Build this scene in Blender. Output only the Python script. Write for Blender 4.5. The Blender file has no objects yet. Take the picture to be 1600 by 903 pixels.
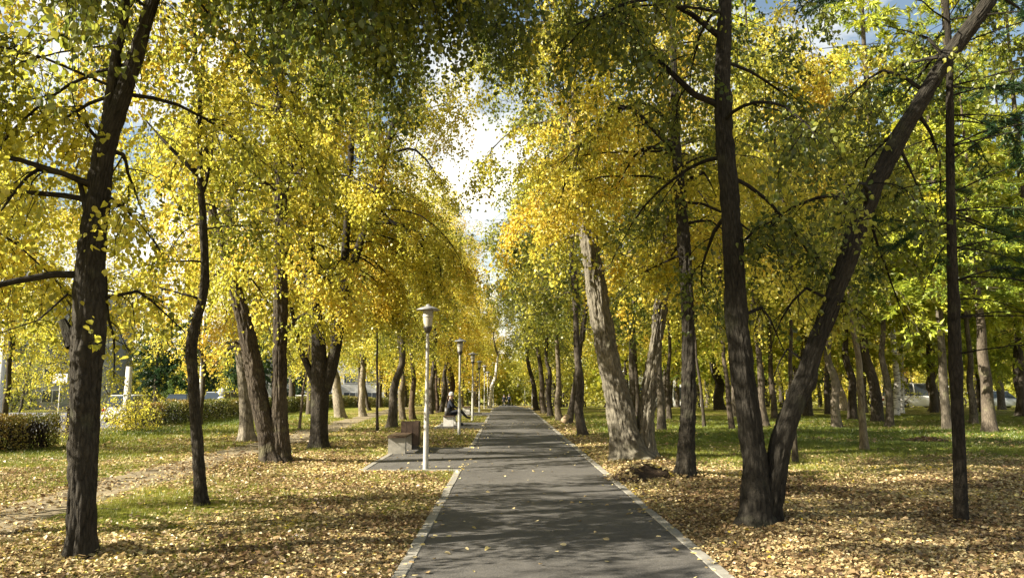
import bpy, bmesh, math, random
import numpy as np
from mathutils import Vector, Matrix

random.seed(5)
SC = bpy.context.scene
COL = SC.collection
PI = math.pi

# ------------------------------------------------------------------ camera geometry
F = 1170.0                                   # focal length in pixels of the 1600 px wide photograph
CAM = np.array([0.0, 0.0, 1.6])
PITCH = math.atan(153.5 / F)
YAW = math.atan(11.0 / F)
FWD = np.array([math.sin(YAW) * math.cos(PITCH), math.cos(YAW) * math.cos(PITCH), math.sin(PITCH)])
RIGHT = np.array([math.cos(YAW), -math.sin(YAW), 0.0])
UP = np.cross(RIGHT, FWD)


def sstep(a, b, x):
    t = np.clip((np.asarray(x, float) - a) / (b - a), 0, 1)
    return t * t * (3 - 2 * t)


def hash3(i, j, k, s):
    h = (i * 374761393 + j * 668265263 + k * 2147483647 + s * 974711) & 0xFFFFFFFF
    h = ((h ^ (h >> 13)) * 1274126177) & 0xFFFFFFFF
    h = h ^ (h >> 16)
    return (h & 0xFFFF) / 65535.0


def vnoise(p, s=0):
    p = np.asarray(p, float)
    f = np.floor(p)
    i = f.astype(np.int64)
    u = p - f
    u = u * u * (3 - 2 * u)
    r = 0
    for dx in (0, 1):
        wx = u[..., 0] if dx else 1 - u[..., 0]
        for dy in (0, 1):
            wy = u[..., 1] if dy else 1 - u[..., 1]
            for dz in (0, 1):
                wz = u[..., 2] if dz else 1 - u[..., 2]
                r = r + wx * wy * wz * hash3(i[..., 0] + dx, i[..., 1] + dy, i[..., 2] + dz, s)
    return r


def n2(x, y, sc, s=0):
    x = np.asarray(x, float)
    return vnoise(np.stack([x * sc + 91.3, np.asarray(y, float) * sc + 37.7, np.zeros_like(x) + s * 3.3], -1), s)


def gbase(x, y):
    """height of the ground without its small bumps: level, then falling gently away far off; a street a step lower"""
    x = np.asarray(x, float); y = np.asarray(y, float)
    far = np.clip(y - 56, 0, 260)
    z = -0.021 * far * sstep(0, 12, far)
    return z - 0.38 * sstep(-15.6, -17.6, x) * sstep(-20, 10, y + 30)


TRUNK_PX = ((125, 868, .55), (316, 789, .35), (387, 688, .5), (432, 722, .75), (498, 699, .65), (985, 717, 1.0), (1070, 748, .5), (1190, 820, .7), (1502, 815, .35))
TRUNK_AT = []
for _px, _py, _r in TRUNK_PX:
    _ry = FWD + RIGHT * ((_px - 800) / F) - UP * ((_py - 451.5) / F)
    _t = -CAM[2] / _ry[2]
    TRUNK_AT.append((CAM[0] + _ry[0] * _t, CAM[1] + _ry[1] * _t, _r))


def gz(x, y):
    x = np.asarray(x, float); y = np.asarray(y, float)
    d = np.minimum(np.abs(x - 0.5) - 1.55, 9)
    recess = (x > -3.1) & (x < 0) & (((y > 14.2) & (y < 21.2)) | ((y > 28.8) & (y < 35.8)) | ((y > 43.3) & (y < 50.3)))
    amp = np.where(recess, 0, sstep(0.0, 1.2, d)) * (1 - sstep(-15, -16.5, x))
    b = (n2(x, y, 0.45, 1) - 0.5) * 0.10 + (n2(x, y, 1.7, 2) - 0.5) * 0.05 + (n2(x, y, 5.0, 3) - 0.5) * 0.02
    for bx, by, br_ in TRUNK_AT:
        b = b + 0.085 * np.exp(-((x - bx) ** 2 + (y - by) ** 2) / br_ ** 2) * (0.6 + 0.8 * n2(x, y, 3.0, 4))
    verge = np.where(recess, 1.0, 1 - sstep(0.05, 0.5, d))
    return gbase(x, y) + amp * (b + 0.02) - 0.018 * verge


def ray(px, py):
    return FWD + RIGHT * ((px - 800) / F) - UP * ((py - 451.5) / F)


def P(px, py, Y):
    r = ray(px, py)
    return CAM + r * (Y / r[1])


def G(px, py):
    r = ray(px, py)
    z = 0.0
    for _ in range(12):
        t = (z - CAM[2]) / r[2]
        q = CAM + r * t
        z = float(gz(q[0], q[1]))
    return np.array([q[0], q[1], z])


# ------------------------------------------------------------------ mesh helpers
class Acc:
    def __init__(s):
        s.V = []; s.B = []; s.Fs = []; s.H = []; s.R = []; s.M = []; s.n = 0

    def add(s, V, faces, bco=None, hue=None, rnd=None, mat=0):
        V = np.asarray(V, float).reshape(-1, 3)
        faces = np.asarray(faces, np.int64)
        if len(V) == 0 or len(faces) == 0:
            return
        s.V.append(V)
        s.B.append(np.zeros_like(V) if bco is None else np.asarray(bco, float).reshape(-1, 3))
        s.Fs.append(faces + s.n)
        m = len(faces)
        s.H.append(np.full(m, 0.5) if hue is None else np.asarray(hue, float))
        s.R.append(np.full(m, 0.5) if rnd is None else np.asarray(rnd, float))
        s.M.append(np.full(m, mat, np.int32))
        s.n += len(V)

    def mesh(s, name, mats, origin=(0, 0, 0), smooth=False, attrs=('hue', 'rnd')):
        me = bpy.data.meshes.new(name)
        V = np.concatenate(s.V) - np.asarray(origin, float)
        me.vertices.add(len(V))
        me.vertices.foreach_set('co', V.astype(np.float32).ravel())
        loops = np.concatenate([f.ravel() for f in s.Fs])
        tot = np.concatenate([np.full(len(f), f.shape[1], np.int64) for f in s.Fs])
        start = np.concatenate([[0], np.cumsum(tot)[:-1]])
        me.loops.add(len(loops))
        me.loops.foreach_set('vertex_index', loops.astype(np.int32))
        me.polygons.add(len(tot))
        me.polygons.foreach_set('loop_start', start.astype(np.int32))
        for m in mats:
            me.materials.append(m)
        me.polygons.foreach_set('material_index', np.concatenate(s.M))
        me.polygons.foreach_set('use_smooth', np.full(len(tot), smooth))
        if 'bco' in attrs:
            a = me.attributes.new('bco', 'FLOAT_VECTOR', 'POINT')
            a.data.foreach_set('vector', np.concatenate(s.B).astype(np.float32).ravel())
        if 'hue' in attrs:
            a = me.attributes.new('hue', 'FLOAT', 'FACE')
            a.data.foreach_set('value', np.concatenate(s.H).astype(np.float32))
        if 'rnd' in attrs:
            a = me.attributes.new('rnd', 'FLOAT', 'FACE')
            a.data.foreach_set('value', np.concatenate(s.R).astype(np.float32))
        me.update(calc_edges=True)
        return me

    def build(s, name, mats, parent=None, origin=(0, 0, 0), smooth=False, attrs=('hue', 'rnd')):
        if not isinstance(mats, (list, tuple)):
            mats = [mats]
        o = bpy.data.objects.new(name, s.mesh(name, mats, origin, smooth, attrs))
        COL.objects.link(o)
        if parent is not None:
            o.parent = parent
        return o


def obj(name, me, parent=None):
    o = bpy.data.objects.new(name, me)
    COL.objects.link(o)
    if parent is not None:
        o.parent = parent
    return o


def tag(o, label=None, cat=None, group=None, kind=None):
    if label: o['label'] = label
    if cat: o['category'] = cat
    if group: o['group'] = group
    if kind: o['kind'] = kind
    return o


def empty(name, loc, label, cat, group=None, rz=0.0):
    o = bpy.data.objects.new(name, None)
    o.empty_display_size = 0.2
    COL.objects.link(o)
    o.location = Vector([float(v) for v in loc])
    o.rotation_euler = (0, 0, rz)
    return tag(o, label, cat, group)


def bm_obj(name, bm, mats, parent=None, smooth=False, bevel=0.0, seg=2):
    if bevel > 0:
        bmesh.ops.bevel(bm, geom=[e for e in bm.edges if len(e.link_faces) == 2 and e.calc_face_angle(0) > 0.5], offset=bevel, segments=seg,
                        affect='EDGES', profile=0.5, clamp_overlap=True)
    me = bpy.data.meshes.new(name)
    bm.to_mesh(me); bm.free()
    if not isinstance(mats, (list, tuple)): mats = [mats]
    for m in mats: me.materials.append(m)
    if smooth:
        for p in me.polygons: p.use_smooth = True
    return obj(name, me, parent)


def bm_box(bm, c, d, mat=0, rz=0.0, taper=1.0):
    x, y, z = [v / 2 for v in d]
    vs = []
    for sz in (-1, 1):
        k = taper if sz > 0 else 1.0
        for sx, sy in ((-1, -1), (1, -1), (1, 1), (-1, 1)):
            v = Vector((sx * x * k, sy * y * k, sz * z))
            v.rotate(Matrix.Rotation(rz, 3, 'Z'))
            vs.append(bm.verts.new(v + Vector(c)))
    for f in ((3, 2, 1, 0), (4, 5, 6, 7), (0, 1, 5, 4), (1, 2, 6, 5), (2, 3, 7, 6), (3, 0, 4, 7)):
        fc = bm.faces.new([vs[i] for i in f]); fc.material_index = mat


def bm_lathe(bm, prof, n=20, c=(0, 0, 0), mat=0):
    rings = []
    for r, z in prof:
        if r < 1e-5:
            rings.append([bm.verts.new((c[0], c[1], c[2] + z))])
        else:
            rings.append([bm.verts.new((c[0] + r * math.cos(2 * PI * k / n), c[1] + r * math.sin(2 * PI * k / n), c[2] + z)) for k in range(n)])
    for a, b in zip(rings, rings[1:]):
        for k in range(n):
            k2 = (k + 1) % n
            if len(a) == 1 and len(b) == 1: continue
            if len(a) == 1: f = bm.faces.new((a[0], b[k2], b[k]))
            elif len(b) == 1: f = bm.faces.new((a[k], a[k2], b[0]))
            else: f = bm.faces.new((a[k], a[k2], b[k2], b[k]))
            f.material_index = mat; f.smooth = True


# ------------------------------------------------------------------ materials
def newmat(name):
    m = bpy.data.materials.new(name); m.use_nodes = True
    nt = m.node_tree; nt.nodes.clear()
    out = nt.nodes.new('ShaderNodeOutputMaterial')
    return m, nt, out


class NT:
    def __init__(s, nt): s.nt = nt
    def n(s, typ, **kw):
        nd = s.nt.nodes.new('ShaderNode' + typ)
        for k, v in kw.items():
            setattr(nd, k, v)
        return nd
    def l(s, a, b): s.nt.links.new(a, b)
    def math(s, op, a, b=None, clamp=False):
        nd = s.n('Math', operation=op); nd.use_clamp = clamp
        for i, v in enumerate((a, b)):
            if v is None: continue
            if isinstance(v, (int, float)): nd.inputs[i].default_value = v
            else: s.l(v, nd.inputs[i])
        return nd.outputs[0]
    def attr(s, name):
        return s.n('Attribute', attribute_name=name)
    def ramp(s, fac, stops, interp='LINEAR'):
        nd = s.n('ValToRGB'); cr = nd.color_ramp; cr.interpolation = interp
        while len(cr.elements) < len(stops): cr.elements.new(0.5)
        for e, (p, c) in zip(cr.elements, stops):
            e.position = p; e.color = (*c, 1) if len(c) == 3 else c
        s.l(fac, nd.inputs[0]); return nd.outputs[0]
    def mix(s, fac, a, b, blend='MIX'):
        nd = s.n('Mix', data_type='RGBA', blend_type=blend)
        if isinstance(fac, (int, float)): nd.inputs[0].default_value = fac
        else: s.l(fac, nd.inputs[0])
        for i, v in ((6, a), (7, b)):
            if isinstance(v, tuple): nd.inputs[i].default_value = (*v, 1) if len(v) == 3 else v
            else: s.l(v, nd.inputs[i])
        return nd.outputs[2]
    def noise(s, vec, scale, detail=4, rough=0.55, dist=0.0):
        nd = s.n('TexNoise'); nd.inputs['Scale'].default_value = scale
        nd.inputs['Detail'].default_value = detail; nd.inputs['Roughness'].default_value = rough
        nd.inputs['Distortion'].default_value = dist
        if vec is not None: s.l(vec, nd.inputs['Vector'])
        return nd.outputs['Fac']
    def mapping(s, vec, scale):
        nd = s.n('Mapping'); nd.inputs['Scale'].default_value = scale; s.l(vec, nd.inputs['Vector']); return nd.outputs[0]
    def bump(s, h, strength, dist):
        nd = s.n('Bump'); nd.inputs['Strength'].default_value = strength; nd.inputs['Distance'].default_value = dist
        s.l(h, nd.inputs['Height']); return nd.outputs[0]
    def principled(s, out, color, rough=0.7, normal=None, spec=0.3, metal=0.0):
        b = s.n('BsdfPrincipled')
        if isinstance(color, tuple): b.inputs['Base Color'].default_value = (*color, 1)
        else: s.l(color, b.inputs['Base Color'])
        if isinstance(rough, (int, float)): b.inputs['Roughness'].default_value = rough
        else: s.l(rough, b.inputs['Roughness'])
        b.inputs['Specular IOR Level'].default_value = spec
        b.inputs['Metallic'].default_value = metal
        if normal is not None: s.l(normal, b.inputs['Normal'])
        s.l(b.outputs[0], out.inputs[0]); return b


LEAF_STOPS = [(0.0, (0.026, 0.045, 0.010)), (0.25, (0.085, 0.115, 0.018)), (0.45, (0.22, 0.235, 0.030)),
              (0.62, (0.48, 0.455, 0.055)), (0.80, (0.68, 0.58, 0.085)), (1.0, (0.66, 0.43, 0.05))]




def leaf_material(name, transl=0.5, spread=0.45, stops=LEAF_STOPS, gloss=0.025):
    m, nt, out = newmat(name); N = NT(nt)
    oi = N.n('ObjectInfo')
    sep = N.n('SeparateColor'); N.l(oi.outputs['Color'], sep.inputs[0])
    hue = N.attr('hue').outputs['Fac']; rnd = N.attr('rnd').outputs['Fac']
    v = N.math('ADD', sep.outputs[0], N.math('MULTIPLY', N.math('SUBTRACT', hue, 0.5), spread))
    v = N.math('ADD', v, N.math('MULTIPLY', N.math('SUBTRACT', rnd, 0.5), 0.22), clamp=True)
    col = N.ramp(v, stops)
    bri = N.math('ADD', 0.82, N.math('MULTIPLY', N.math('FRACT', N.math('MULTIPLY', rnd, 13.7)), 0.45))
    col = N.mix(1.0, col, bri, 'MULTIPLY')
    d = N.n('BsdfDiffuse'); N.l(col, d.inputs[0])
    t = N.n('BsdfTranslucent'); N.l(col, t.inputs[0])
    mx = N.n('MixShader'); mx.inputs[0].default_value = transl
    N.l(d.outputs[0], mx.inputs[1]); N.l(t.outputs[0], mx.inputs[2])
    g = N.n('BsdfGlossy'); g.inputs['Roughness'].default_value = 0.42; g.inputs[0].default_value = (1, 1, 1, 1)
    m2 = N.n('MixShader'); m2.inputs[0].default_value = gloss
    N.l(mx.outputs[0], m2.inputs[1]); N.l(g.outputs[0], m2.inputs[2])
    N.l(m2.outputs[0], out.inputs[0])
    return m


def bark_material(name, dark, light, radial=26, vert=5, bump=0.9, birch=False):
    m, nt, out = newmat(name); N = NT(nt)
    co = N.attr('bco').outputs['Vector']
    a = N.noise(N.mapping(co, (radial, radial, vert)), 1.0, 6, 0.62, 0.6)
    b = N.noise(N.mapping(co, (radial * 3, radial * 3, vert * 6)), 1.0, 4, 0.6)
    c = N.noise(co, 1.4, 3, 0.5)
    vo = N.n('TexVoronoi', feature='DISTANCE_TO_EDGE'); vo.inputs['Scale'].default_value = 1.0
    N.l(N.mapping(co, (radial * 0.8, radial * 0.8, vert * 0.55)), vo.inputs['Vector'])
    crack = N.math('MULTIPLY', vo.outputs['Distance'], 3.2, clamp=True)
    h = N.math('ADD', N.math('MULTIPLY', a, 0.85), N.math('MULTIPLY', crack, 0.28))
    h = N.math('ADD', h, N.math('MULTIPLY', b, 0.3))
    oi = N.n('ObjectInfo')
    if birch:
        marks = N.noise(N.mapping(co, (5, 5, 26)), 1.0, 3, 0.6)
        marks = N.ramp(marks, [(0.40, (0, 0, 0)), (0.47, (1, 1, 1))])
        low = N.math('ADD', N.n('SeparateXYZ').outputs[2], 0)
        sx = nt.nodes[-2] if False else None
        base = N.ramp(c, [(0.3, (0.50, 0.47, 0.42)), (0.7, (0.72, 0.70, 0.65))])
        col = N.mix(marks, (0.05, 0.045, 0.04), base)
        h = N.math('MULTIPLY', b, 0.4)
    else:
        hh = N.math('ADD', N.math('MULTIPLY', h, 0.75), N.math('MULTIPLY', N.math('SUBTRACT', c, 0.5), 0.6))
        col = N.ramp(hh, [(0.25, dark), (0.55, tuple((d + l) / 2 for d, l in zip(dark, light))), (0.85, light)])
        moss = N.noise(co, 3.1, 4, 0.6)
        col = N.mix(N.math('MULTIPLY', N.ramp(moss, [(0.58, (0, 0, 0)), (0.72, (1, 1, 1))]), 0.35), col, (0.16, 0.17, 0.10))
    col = N.mix(1.0, col, oi.outputs['Color'], 'MULTIPLY')
    N.principled(out, col, 0.92, N.bump(h, bump, 0.03), 0.15)
    return m


M = {}
M['leaf'] = leaf_material('leaf', 0.6)
M['leaf_far'] = leaf_material('leaf_far', 0.6)
M['needle'] = leaf_material('needle', 0.4, 0.35, [(0.0, (0.012, 0.030, 0.012)), (0.35, (0.035, 0.075, 0.022)), (0.6, (0.20, 0.26, 0.03)),
                                                  (0.8, (0.42, 0.44, 0.04)), (1.0, (0.55, 0.45, 0.05))], 0.02)
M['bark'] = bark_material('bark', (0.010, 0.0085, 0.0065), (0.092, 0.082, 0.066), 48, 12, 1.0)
M['bark_pale'] = bark_material('bark_pale', (0.035, 0.029, 0.022), (0.34, 0.305, 0.245), 32, 8, 1.0)
M['bark_far'] = bark_material('bark_far', (0.018, 0.015, 0.012), (0.135, 0.120, 0.096), 28, 8, 0.7)
M['birch'] = bark_material('birch_bark', (0, 0, 0), (1, 1, 1), birch=True)


def simple(name, col, rough=0.7, spec=0.3, var=0.25, scale=8.0, bump=0.0, metal=0.0, grain=0):
    m, nt, out = newmat(name); N = NT(nt)
    tc = N.n('TexCoord').outputs['Object']
    n1 = N.noise(tc, scale, 5, 0.6)
    n_2 = N.noise(tc, scale * 9, 3, 0.6)
    mm = N.math('ADD', N.math('MULTIPLY', n1, 0.7), N.math('MULTIPLY', n_2, 0.3))
    c0 = tuple(max(0.0, v * (1 - var)) for v in col); c1 = tuple(min(1.0, v * (1 + var)) for v in col)
    c = N.ramp(mm, [(0.3, c0), (0.7, c1)])
    N.principled(out, c, rough, N.bump(mm, bump, 0.02) if bump else None, spec, metal)
    return m


M['pole'] = simple('pole_paint', (0.30, 0.29, 0.26), 0.5, 0.4, 0.25, 6)
M['lamp_cap'] = simple('lamp_cap', (0.20, 0.20, 0.20), 0.4, 0.5, 0.2, 9)
M['lamp_glass'] = simple('lamp_glass', (0.36, 0.34, 0.29), 0.25, 0.5, 0.15, 7)
M['dark_metal'] = simple('dark_metal', (0.05, 0.045, 0.04), 0.5, 0.4, 0.3, 12)
M['concrete'] = simple('concrete', (0.25, 0.235, 0.2), 0.9, 0.2, 0.3, 7, 0.3)
M['white_concrete'] = simple('white_concrete', (0.55, 0.53, 0.48), 0.9, 0.2, 0.25, 6, 0.3)
M['wood'] = simple('dark_wood', (0.085, 0.055, 0.034), 0.6, 0.3, 0.45, 11, 0.25)
M['bin'] = simple('bin_boards', (0.055, 0.034, 0.022), 0.55, 0.35, 0.4, 10, 0.2)
M['cutwood'] = simple('cut_wood', (0.36, 0.27, 0.17), 0.9, 0.2, 0.3, 18, 0.2)


def m_asphalt():
    m, nt, out = newmat('asphalt'); N = NT(nt)
    tc = N.n('TexCoord').outputs['Object']
    fine = N.noise(tc, 160, 3, 0.7); mid = N.noise(tc, 9, 5, 0.6); big = N.noise(tc, 0.6, 4, 0.6)
    vo = N.n('TexVoronoi'); vo.inputs['Scale'].default_value = 95; N.l(tc, vo.inputs['Vector'])
    s = N.math('ADD', N.math('MULTIPLY', fine, 0.35), N.math('MULTIPLY', vo.outputs['Color'], 0.3))
    s = N.math('ADD', s, N.math('ADD', N.math('MULTIPLY', mid, 0.25), N.math('MULTIPLY', big, 0.35)))
    c = N.ramp(s, [(0.35, (0.040, 0.037, 0.033)), (0.65, (0.085, 0.079, 0.070)), (0.95, (0.17, 0.16, 0.14))])
    # a few thin sealed cracks and dusty patches
    wav = N.noise(tc, 0.9, 6, 0.62, 1.2)
    crack = N.ramp(wav, [(0.492, (0, 0, 0)), (0.5, (1, 1, 1)), (0.508, (0, 0, 0))])
    c = N.mix(N.math('MULTIPLY', crack, 0.5), c, (0.025, 0.023, 0.02))
    vs2 = N.n('TexVoronoi'); vs2.inputs['Scale'].default_value = 42; N.l(tc, vs2.inputs['Vector'])
    c = N.mix(N.ramp(vs2.outputs['Distance'], [(0.06, (.55, .55, .55)), (0.16, (0, 0, 0))]), c, (0.26, 0.24, 0.20))
    stain = N.ramp(N.noise(tc, 1.7, 6, 0.7, 0.8), [(0.50, (0, 0, 0)), (0.66, (1, 1, 1))])
    c = N.mix(N.math('MULTIPLY', stain, 0.45), c, (0.035, 0.03, 0.025))
    N.principled(out, c, 0.82, N.bump(N.math('ADD', fine, vo.outputs['Distance']), 0.5, 0.006), 0.35)
    return m


M['asphalt'] = m_asphalt()
M['kerb'] = simple('kerb_concrete', (0.24, 0.225, 0.19), 0.9, 0.2, 0.3, 5, 0.4)
M['street'] = simple('street_asphalt', (0.15, 0.15, 0.15), 0.8, 0.3, 0.2, 2)


def m_ground():
    m, nt, out = newmat('ground_cover'); N = NT(nt)
    tc = N.n('TexCoord').outputs['Object']
    lit = N.attr('litter').outputs['Fac']; grn = N.attr('green').outputs['Fac']
    big = N.noise(tc, 0.35, 4, 0.6); mid = N.noise(tc, 2.2, 5, 0.65); fine = N.noise(tc, 55, 3, 0.7)
    gv = N.math('ADD', N.math('MULTIPLY', mid, 0.6), N.math('MULTIPLY', fine, 0.4))
    dry = N.ramp(gv, [(0.3, (0.075, 0.080, 0.012)), (0.5, (0.17, 0.16, 0.024)), (0.72, (0.29, 0.25, 0.06))])
    fresh = N.ramp(gv, [(0.3, (0.055, 0.080, 0.008)), (0.5, (0.135, 0.165, 0.014)), (0.72, (0.24, 0.255, 0.03))])
    grass = N.mix(grn, dry, fresh)
    vo = N.n('TexVoronoi'); vo.inputs['Scale'].default_value = 13; vo.inputs['Randomness'].default_value = 1.0
    N.l(tc, vo.inputs['Vector'])
    sp = N.n('SeparateColor'); N.l(vo.outputs['Color'], sp.inputs[0])
    leafc = N.ramp(sp.outputs[0], [(0.0, (0.10, 0.06, 0.03)), (0.3, (0.24, 0.155, 0.075)), (0.6, (0.42, 0.31, 0.15)), (0.85, (0.56, 0.45, 0.22)), (1.0, (0.60, 0.46, 0.10))])
    leafc = N.mix(N.ramp(vo.outputs['Distance'], [(0.0, (0, 0, 0)), (0.55, (0, 0, 0)), (0.8, (1, 1, 1))]), leafc, (0.07, 0.05, 0.02))
    thr = N.math('SUBTRACT', lit, N.math('MULTIPLY', N.math('SUBTRACT', big, 0.5), -0.5))
    f = N.math('GREATER_THAN', thr, sp.outputs[1])
    c = N.mix(f, grass, leafc)
    N.principled(out, c, 0.95, N.bump(N.math('ADD', gv, N.math('MULTIPLY', vo.outputs['Distance'], 0.4)), 0.7, 0.05), 0.1)
    return m


M['ground'] = m_ground()


def m_flat_leaf(name, stops, transl=0.2):
    m, nt, out = newmat(name); N = NT(nt)
    rnd = N.attr('rnd').outputs['Fac']; hue = N.attr('hue').outputs['Fac']
    col = N.ramp(hue, stops)
    col = N.mix(1.0, col, N.math('ADD', 0.65, N.math('MULTIPLY', rnd, 0.6)), 'MULTIPLY')
    d = N.n('BsdfDiffuse'); N.l(col, d.inputs[0]); t = N.n('BsdfTranslucent'); N.l(col, t.inputs[0])
    mx = N.n('MixShader'); mx.inputs[0].default_value = transl
    N.l(d.outputs[0], mx.inputs[1]); N.l(t.outputs[0], mx.inputs[2])
    g = N.n('BsdfGlossy'); g.inputs['Roughness'].default_value = 0.45
    m2 = N.n('MixShader'); m2.inputs[0].default_value = 0.04
    N.l(mx.outputs[0], m2.inputs[1]); N.l(g.outputs[0], m2.inputs[2]); N.l(m2.outputs[0], out.inputs[0])
    return m


M['fallen'] = m_flat_leaf('fallen_leaf', [(0.0, (0.10, 0.06, 0.03)), (0.25, (0.24, 0.155, 0.075)), (0.5, (0.42, 0.31, 0.15)), (0.75, (0.62, 0.52, 0.28)), (0.93, (0.70, 0.58, 0.22)), (1.0, (0.66, 0.50, 0.07))])
M['blade'] = m_flat_leaf('grass_blade', [(0.0, (0.075, 0.11, 0.010)), (0.4, (0.15, 0.185, 0.018)), (0.75, (0.25, 0.245, 0.03)), (1.0, (0.40, 0.34, 0.10))], 0.35)
M['hedge'] = m_flat_leaf('hedge_leaf', [(0.0, (0.045, 0.07, 0.012)), (0.4, (0.125, 0.14, 0.022)), (0.75, (0.26, 0.20, 0.04)), (1.0, (0.30, 0.16, 0.04))], 0.3)
M['dirt'] = simple('trodden_dirt', (0.20, 0.165, 0.105), 0.95, 0.1, 0.35, 3.5, 0.5)
M['earth'] = simple('dark_earth', (0.045, 0.032, 0.022), 0.95, 0.1, 0.5, 9, 0.8)

# ------------------------------------------------------------------ ground
def litter_at(x, y):
    x = np.asarray(x, float); y = np.asarray(y, float)
    L = np.where(x < 0.5,
                 0.66 - 0.38 * sstep(-4.0, -11.0, x) - 0.2 * sstep(22, 40, y),
                 0.97 - 0.75 * sstep(13.5, 19, y + 0.25 * (6 - np.abs(x - 6))) * sstep(2.6, 4.2, x) - 0.30 * sstep(20, 45, y) * (1 - sstep(2.6, 4.2, x)))
    L = L - 0.55 * np.exp(-(((x + 4.6) / 1.6) ** 2 + ((y - 10.5) / 1.6) ** 2)) * 0.6
    L = L + (n2(x, y, 0.45, 11) - 0.5) * 0.65 + (n2(x, y, 1.4, 12) - 0.5) * 0.6
    return np.clip(L, 0.04, 1)


def green_at(x, y):
    x = np.asarray(x, float); y = np.asarray(y, float)
    g = 0.25 + 0.25 * sstep(15, 22, y) * sstep(2, 5, x)
    g = g + 1.0 * np.exp(-(((x - 14.5) / 7.5) ** 2 + ((y - 24) / 4.0) ** 2)) + 0.75 * np.exp(-(((x + 12.6) / 1.4) ** 2)) * sstep(22, 28, y)
    g = g + 0.35 * sstep(-8, -11, x) * sstep(30, 15, y)
    return np.clip(g + (n2(x, y, 0.6, 21) - 0.5) * 0.6, 0, 1)


def axis(lo, hi, d0, d1, grow, far0, far1):
    a = list(np.arange(lo, hi + 1e-6, d0))
    s = d0; v = hi
    while v < far1:
        s = min(s * grow, d1); v += s; a.append(v)
    s = d0; v = lo
    while v > far0:
        s = min(s * grow, d1); v -= s; a.insert(0, v)
    return np.array(a)


XS = axis(-18, 20, 0.2, 40, 1.12, -600, 600)
YS = axis(3, 36, 0.2, 40, 1.07, -120, 1100)
gx, gy = np.meshgrid(XS, YS, indexing='ij')
nx, ny = gx.shape
pathmask = ((gx > -0.75) & (gx < 1.75)) | ((gx > -2.6) & (gx < 0) & (((gy > 15.2) & (gy < 20.2)) | ((gy > 29.9) & (gy < 34.6)) | ((gy > 44.4) & (gy < 49.1))))
gzv = gz(gx, gy) - np.where(pathmask, 0.06, 0.0)
Vg = np.stack([gx, gy, gzv], -1).reshape(-1, 3)
ii, jj = np.meshgrid(np.arange(nx - 1), np.arange(ny - 1), indexing='ij')
i0 = (ii * ny + jj).ravel()
Fg = np.stack([i0, i0 + ny, i0 + ny + 1, i0 + 1], -1)
A = Acc(); A.add(Vg, Fg)
ground = A.build('ground', M['ground'], smooth=True, attrs=())
for nm, fn in (('litter', litter_at), ('green', green_at)):
    a = ground.data.attributes.new(nm, 'FLOAT', 'POINT')
    a.data.foreach_set('value', fn(Vg[:, 0], Vg[:, 1]).astype(np.float32))
tag(ground, kind='structure')

# ------------------------------------------------------------------ paved path, recesses, kerbs
PX0, PX1 = -0.84, 1.84


def sheet(name, mat, rects, z, kind='structure', step=1.0):
    A = Acc()
    for (x0, x1, y0, y1) in rects:
        n = max(1, int((y1 - y0) / step))
        ys = np.linspace(y0, y1, n + 1)
        V = []
        for y in ys:
            for x in (x0, x1):
                V.append((x, y, float(gbase(x, y)) + z))
        Fs = [(2 * k, 2 * k + 1, 2 * k + 3, 2 * k + 2) for k in range(n)]
        A.add(V, Fs)
    o = A.build(name, mat, attrs=())
    return tag(o, kind=kind)


RECS = [(15.0, 20.4), (29.7, 34.8), (44.2, 49.3), (58.7, 63.8)]
sheet('path', M['asphalt'], [(PX0 - .015, PX1 + .015, -15, 320)] + [(-2.735, PX0 - .015, a - .015, b + .015) for a, b in RECS], 0.0)


def kerb_run(name, pieces):
    A = Acc()
    rng = np.random.default_rng(3)
    for (x0, y0, x1, y1) in pieces:
        L = math.hypot(x1 - x0, y1 - y0)
        n = max(1, round(L / 1.0))
        ux, uy = (x1 - x0) / L, (y1 - y0) / L
        px_, py_ = -uy, ux
        for k in range(n):
            a = L * k / n + 0.005; b = L * (k + 1) / n - 0.005
            dz = rng.normal(0, 0.003); w = 0.06; off = rng.normal(0, 0.004)
            V = []
            for s in (a, b):
                cx, cy = x0 + ux * s, y0 + uy * s
                zb = float(gbase(cx, cy))
                for q, zz in ((-w, -0.15), (-w, 0.004), (-w + 0.008, 0.009), (w - 0.008, 0.009), (w, 0.004), (w, -0.15)):
                    V.append((cx + px_ * (q + off), cy + py_ * (q + off), zb + zz + dz))
            Fs = [(j, j + 1, j + 7, j + 6) for j in range(5)]
            A.add(V, Fs)
            A.add(V, [(0, 1, 2, 3, 4, 5), (11, 10, 9, 8, 7, 6)])
    o = A.build(name, M['kerb'], attrs=())
    tag(o, kind='structure')


kerb_run('right_kerb', [(PX1 + 0.06, -8, PX1 + 0.06, 160)])
lk = []
y_prev = -8
for a, b in RECS:
    lk.append((PX0 - 0.06, y_prev, PX0 - 0.06, a - 0.12))
    lk.append((PX0 - 0.0, a - 0.06, -2.72, a - 0.06))
    lk.append((-2.78, a - 0.12, -2.78, b + 0.12))
    lk.append((-2.72, b + 0.06, PX0 - 0.0, b + 0.06))
    y_prev = b + 0.12
lk.append((PX0 - 0.06, y_prev, PX0 - 0.06, 160))
kerb_run('left_kerb', lk)

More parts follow.
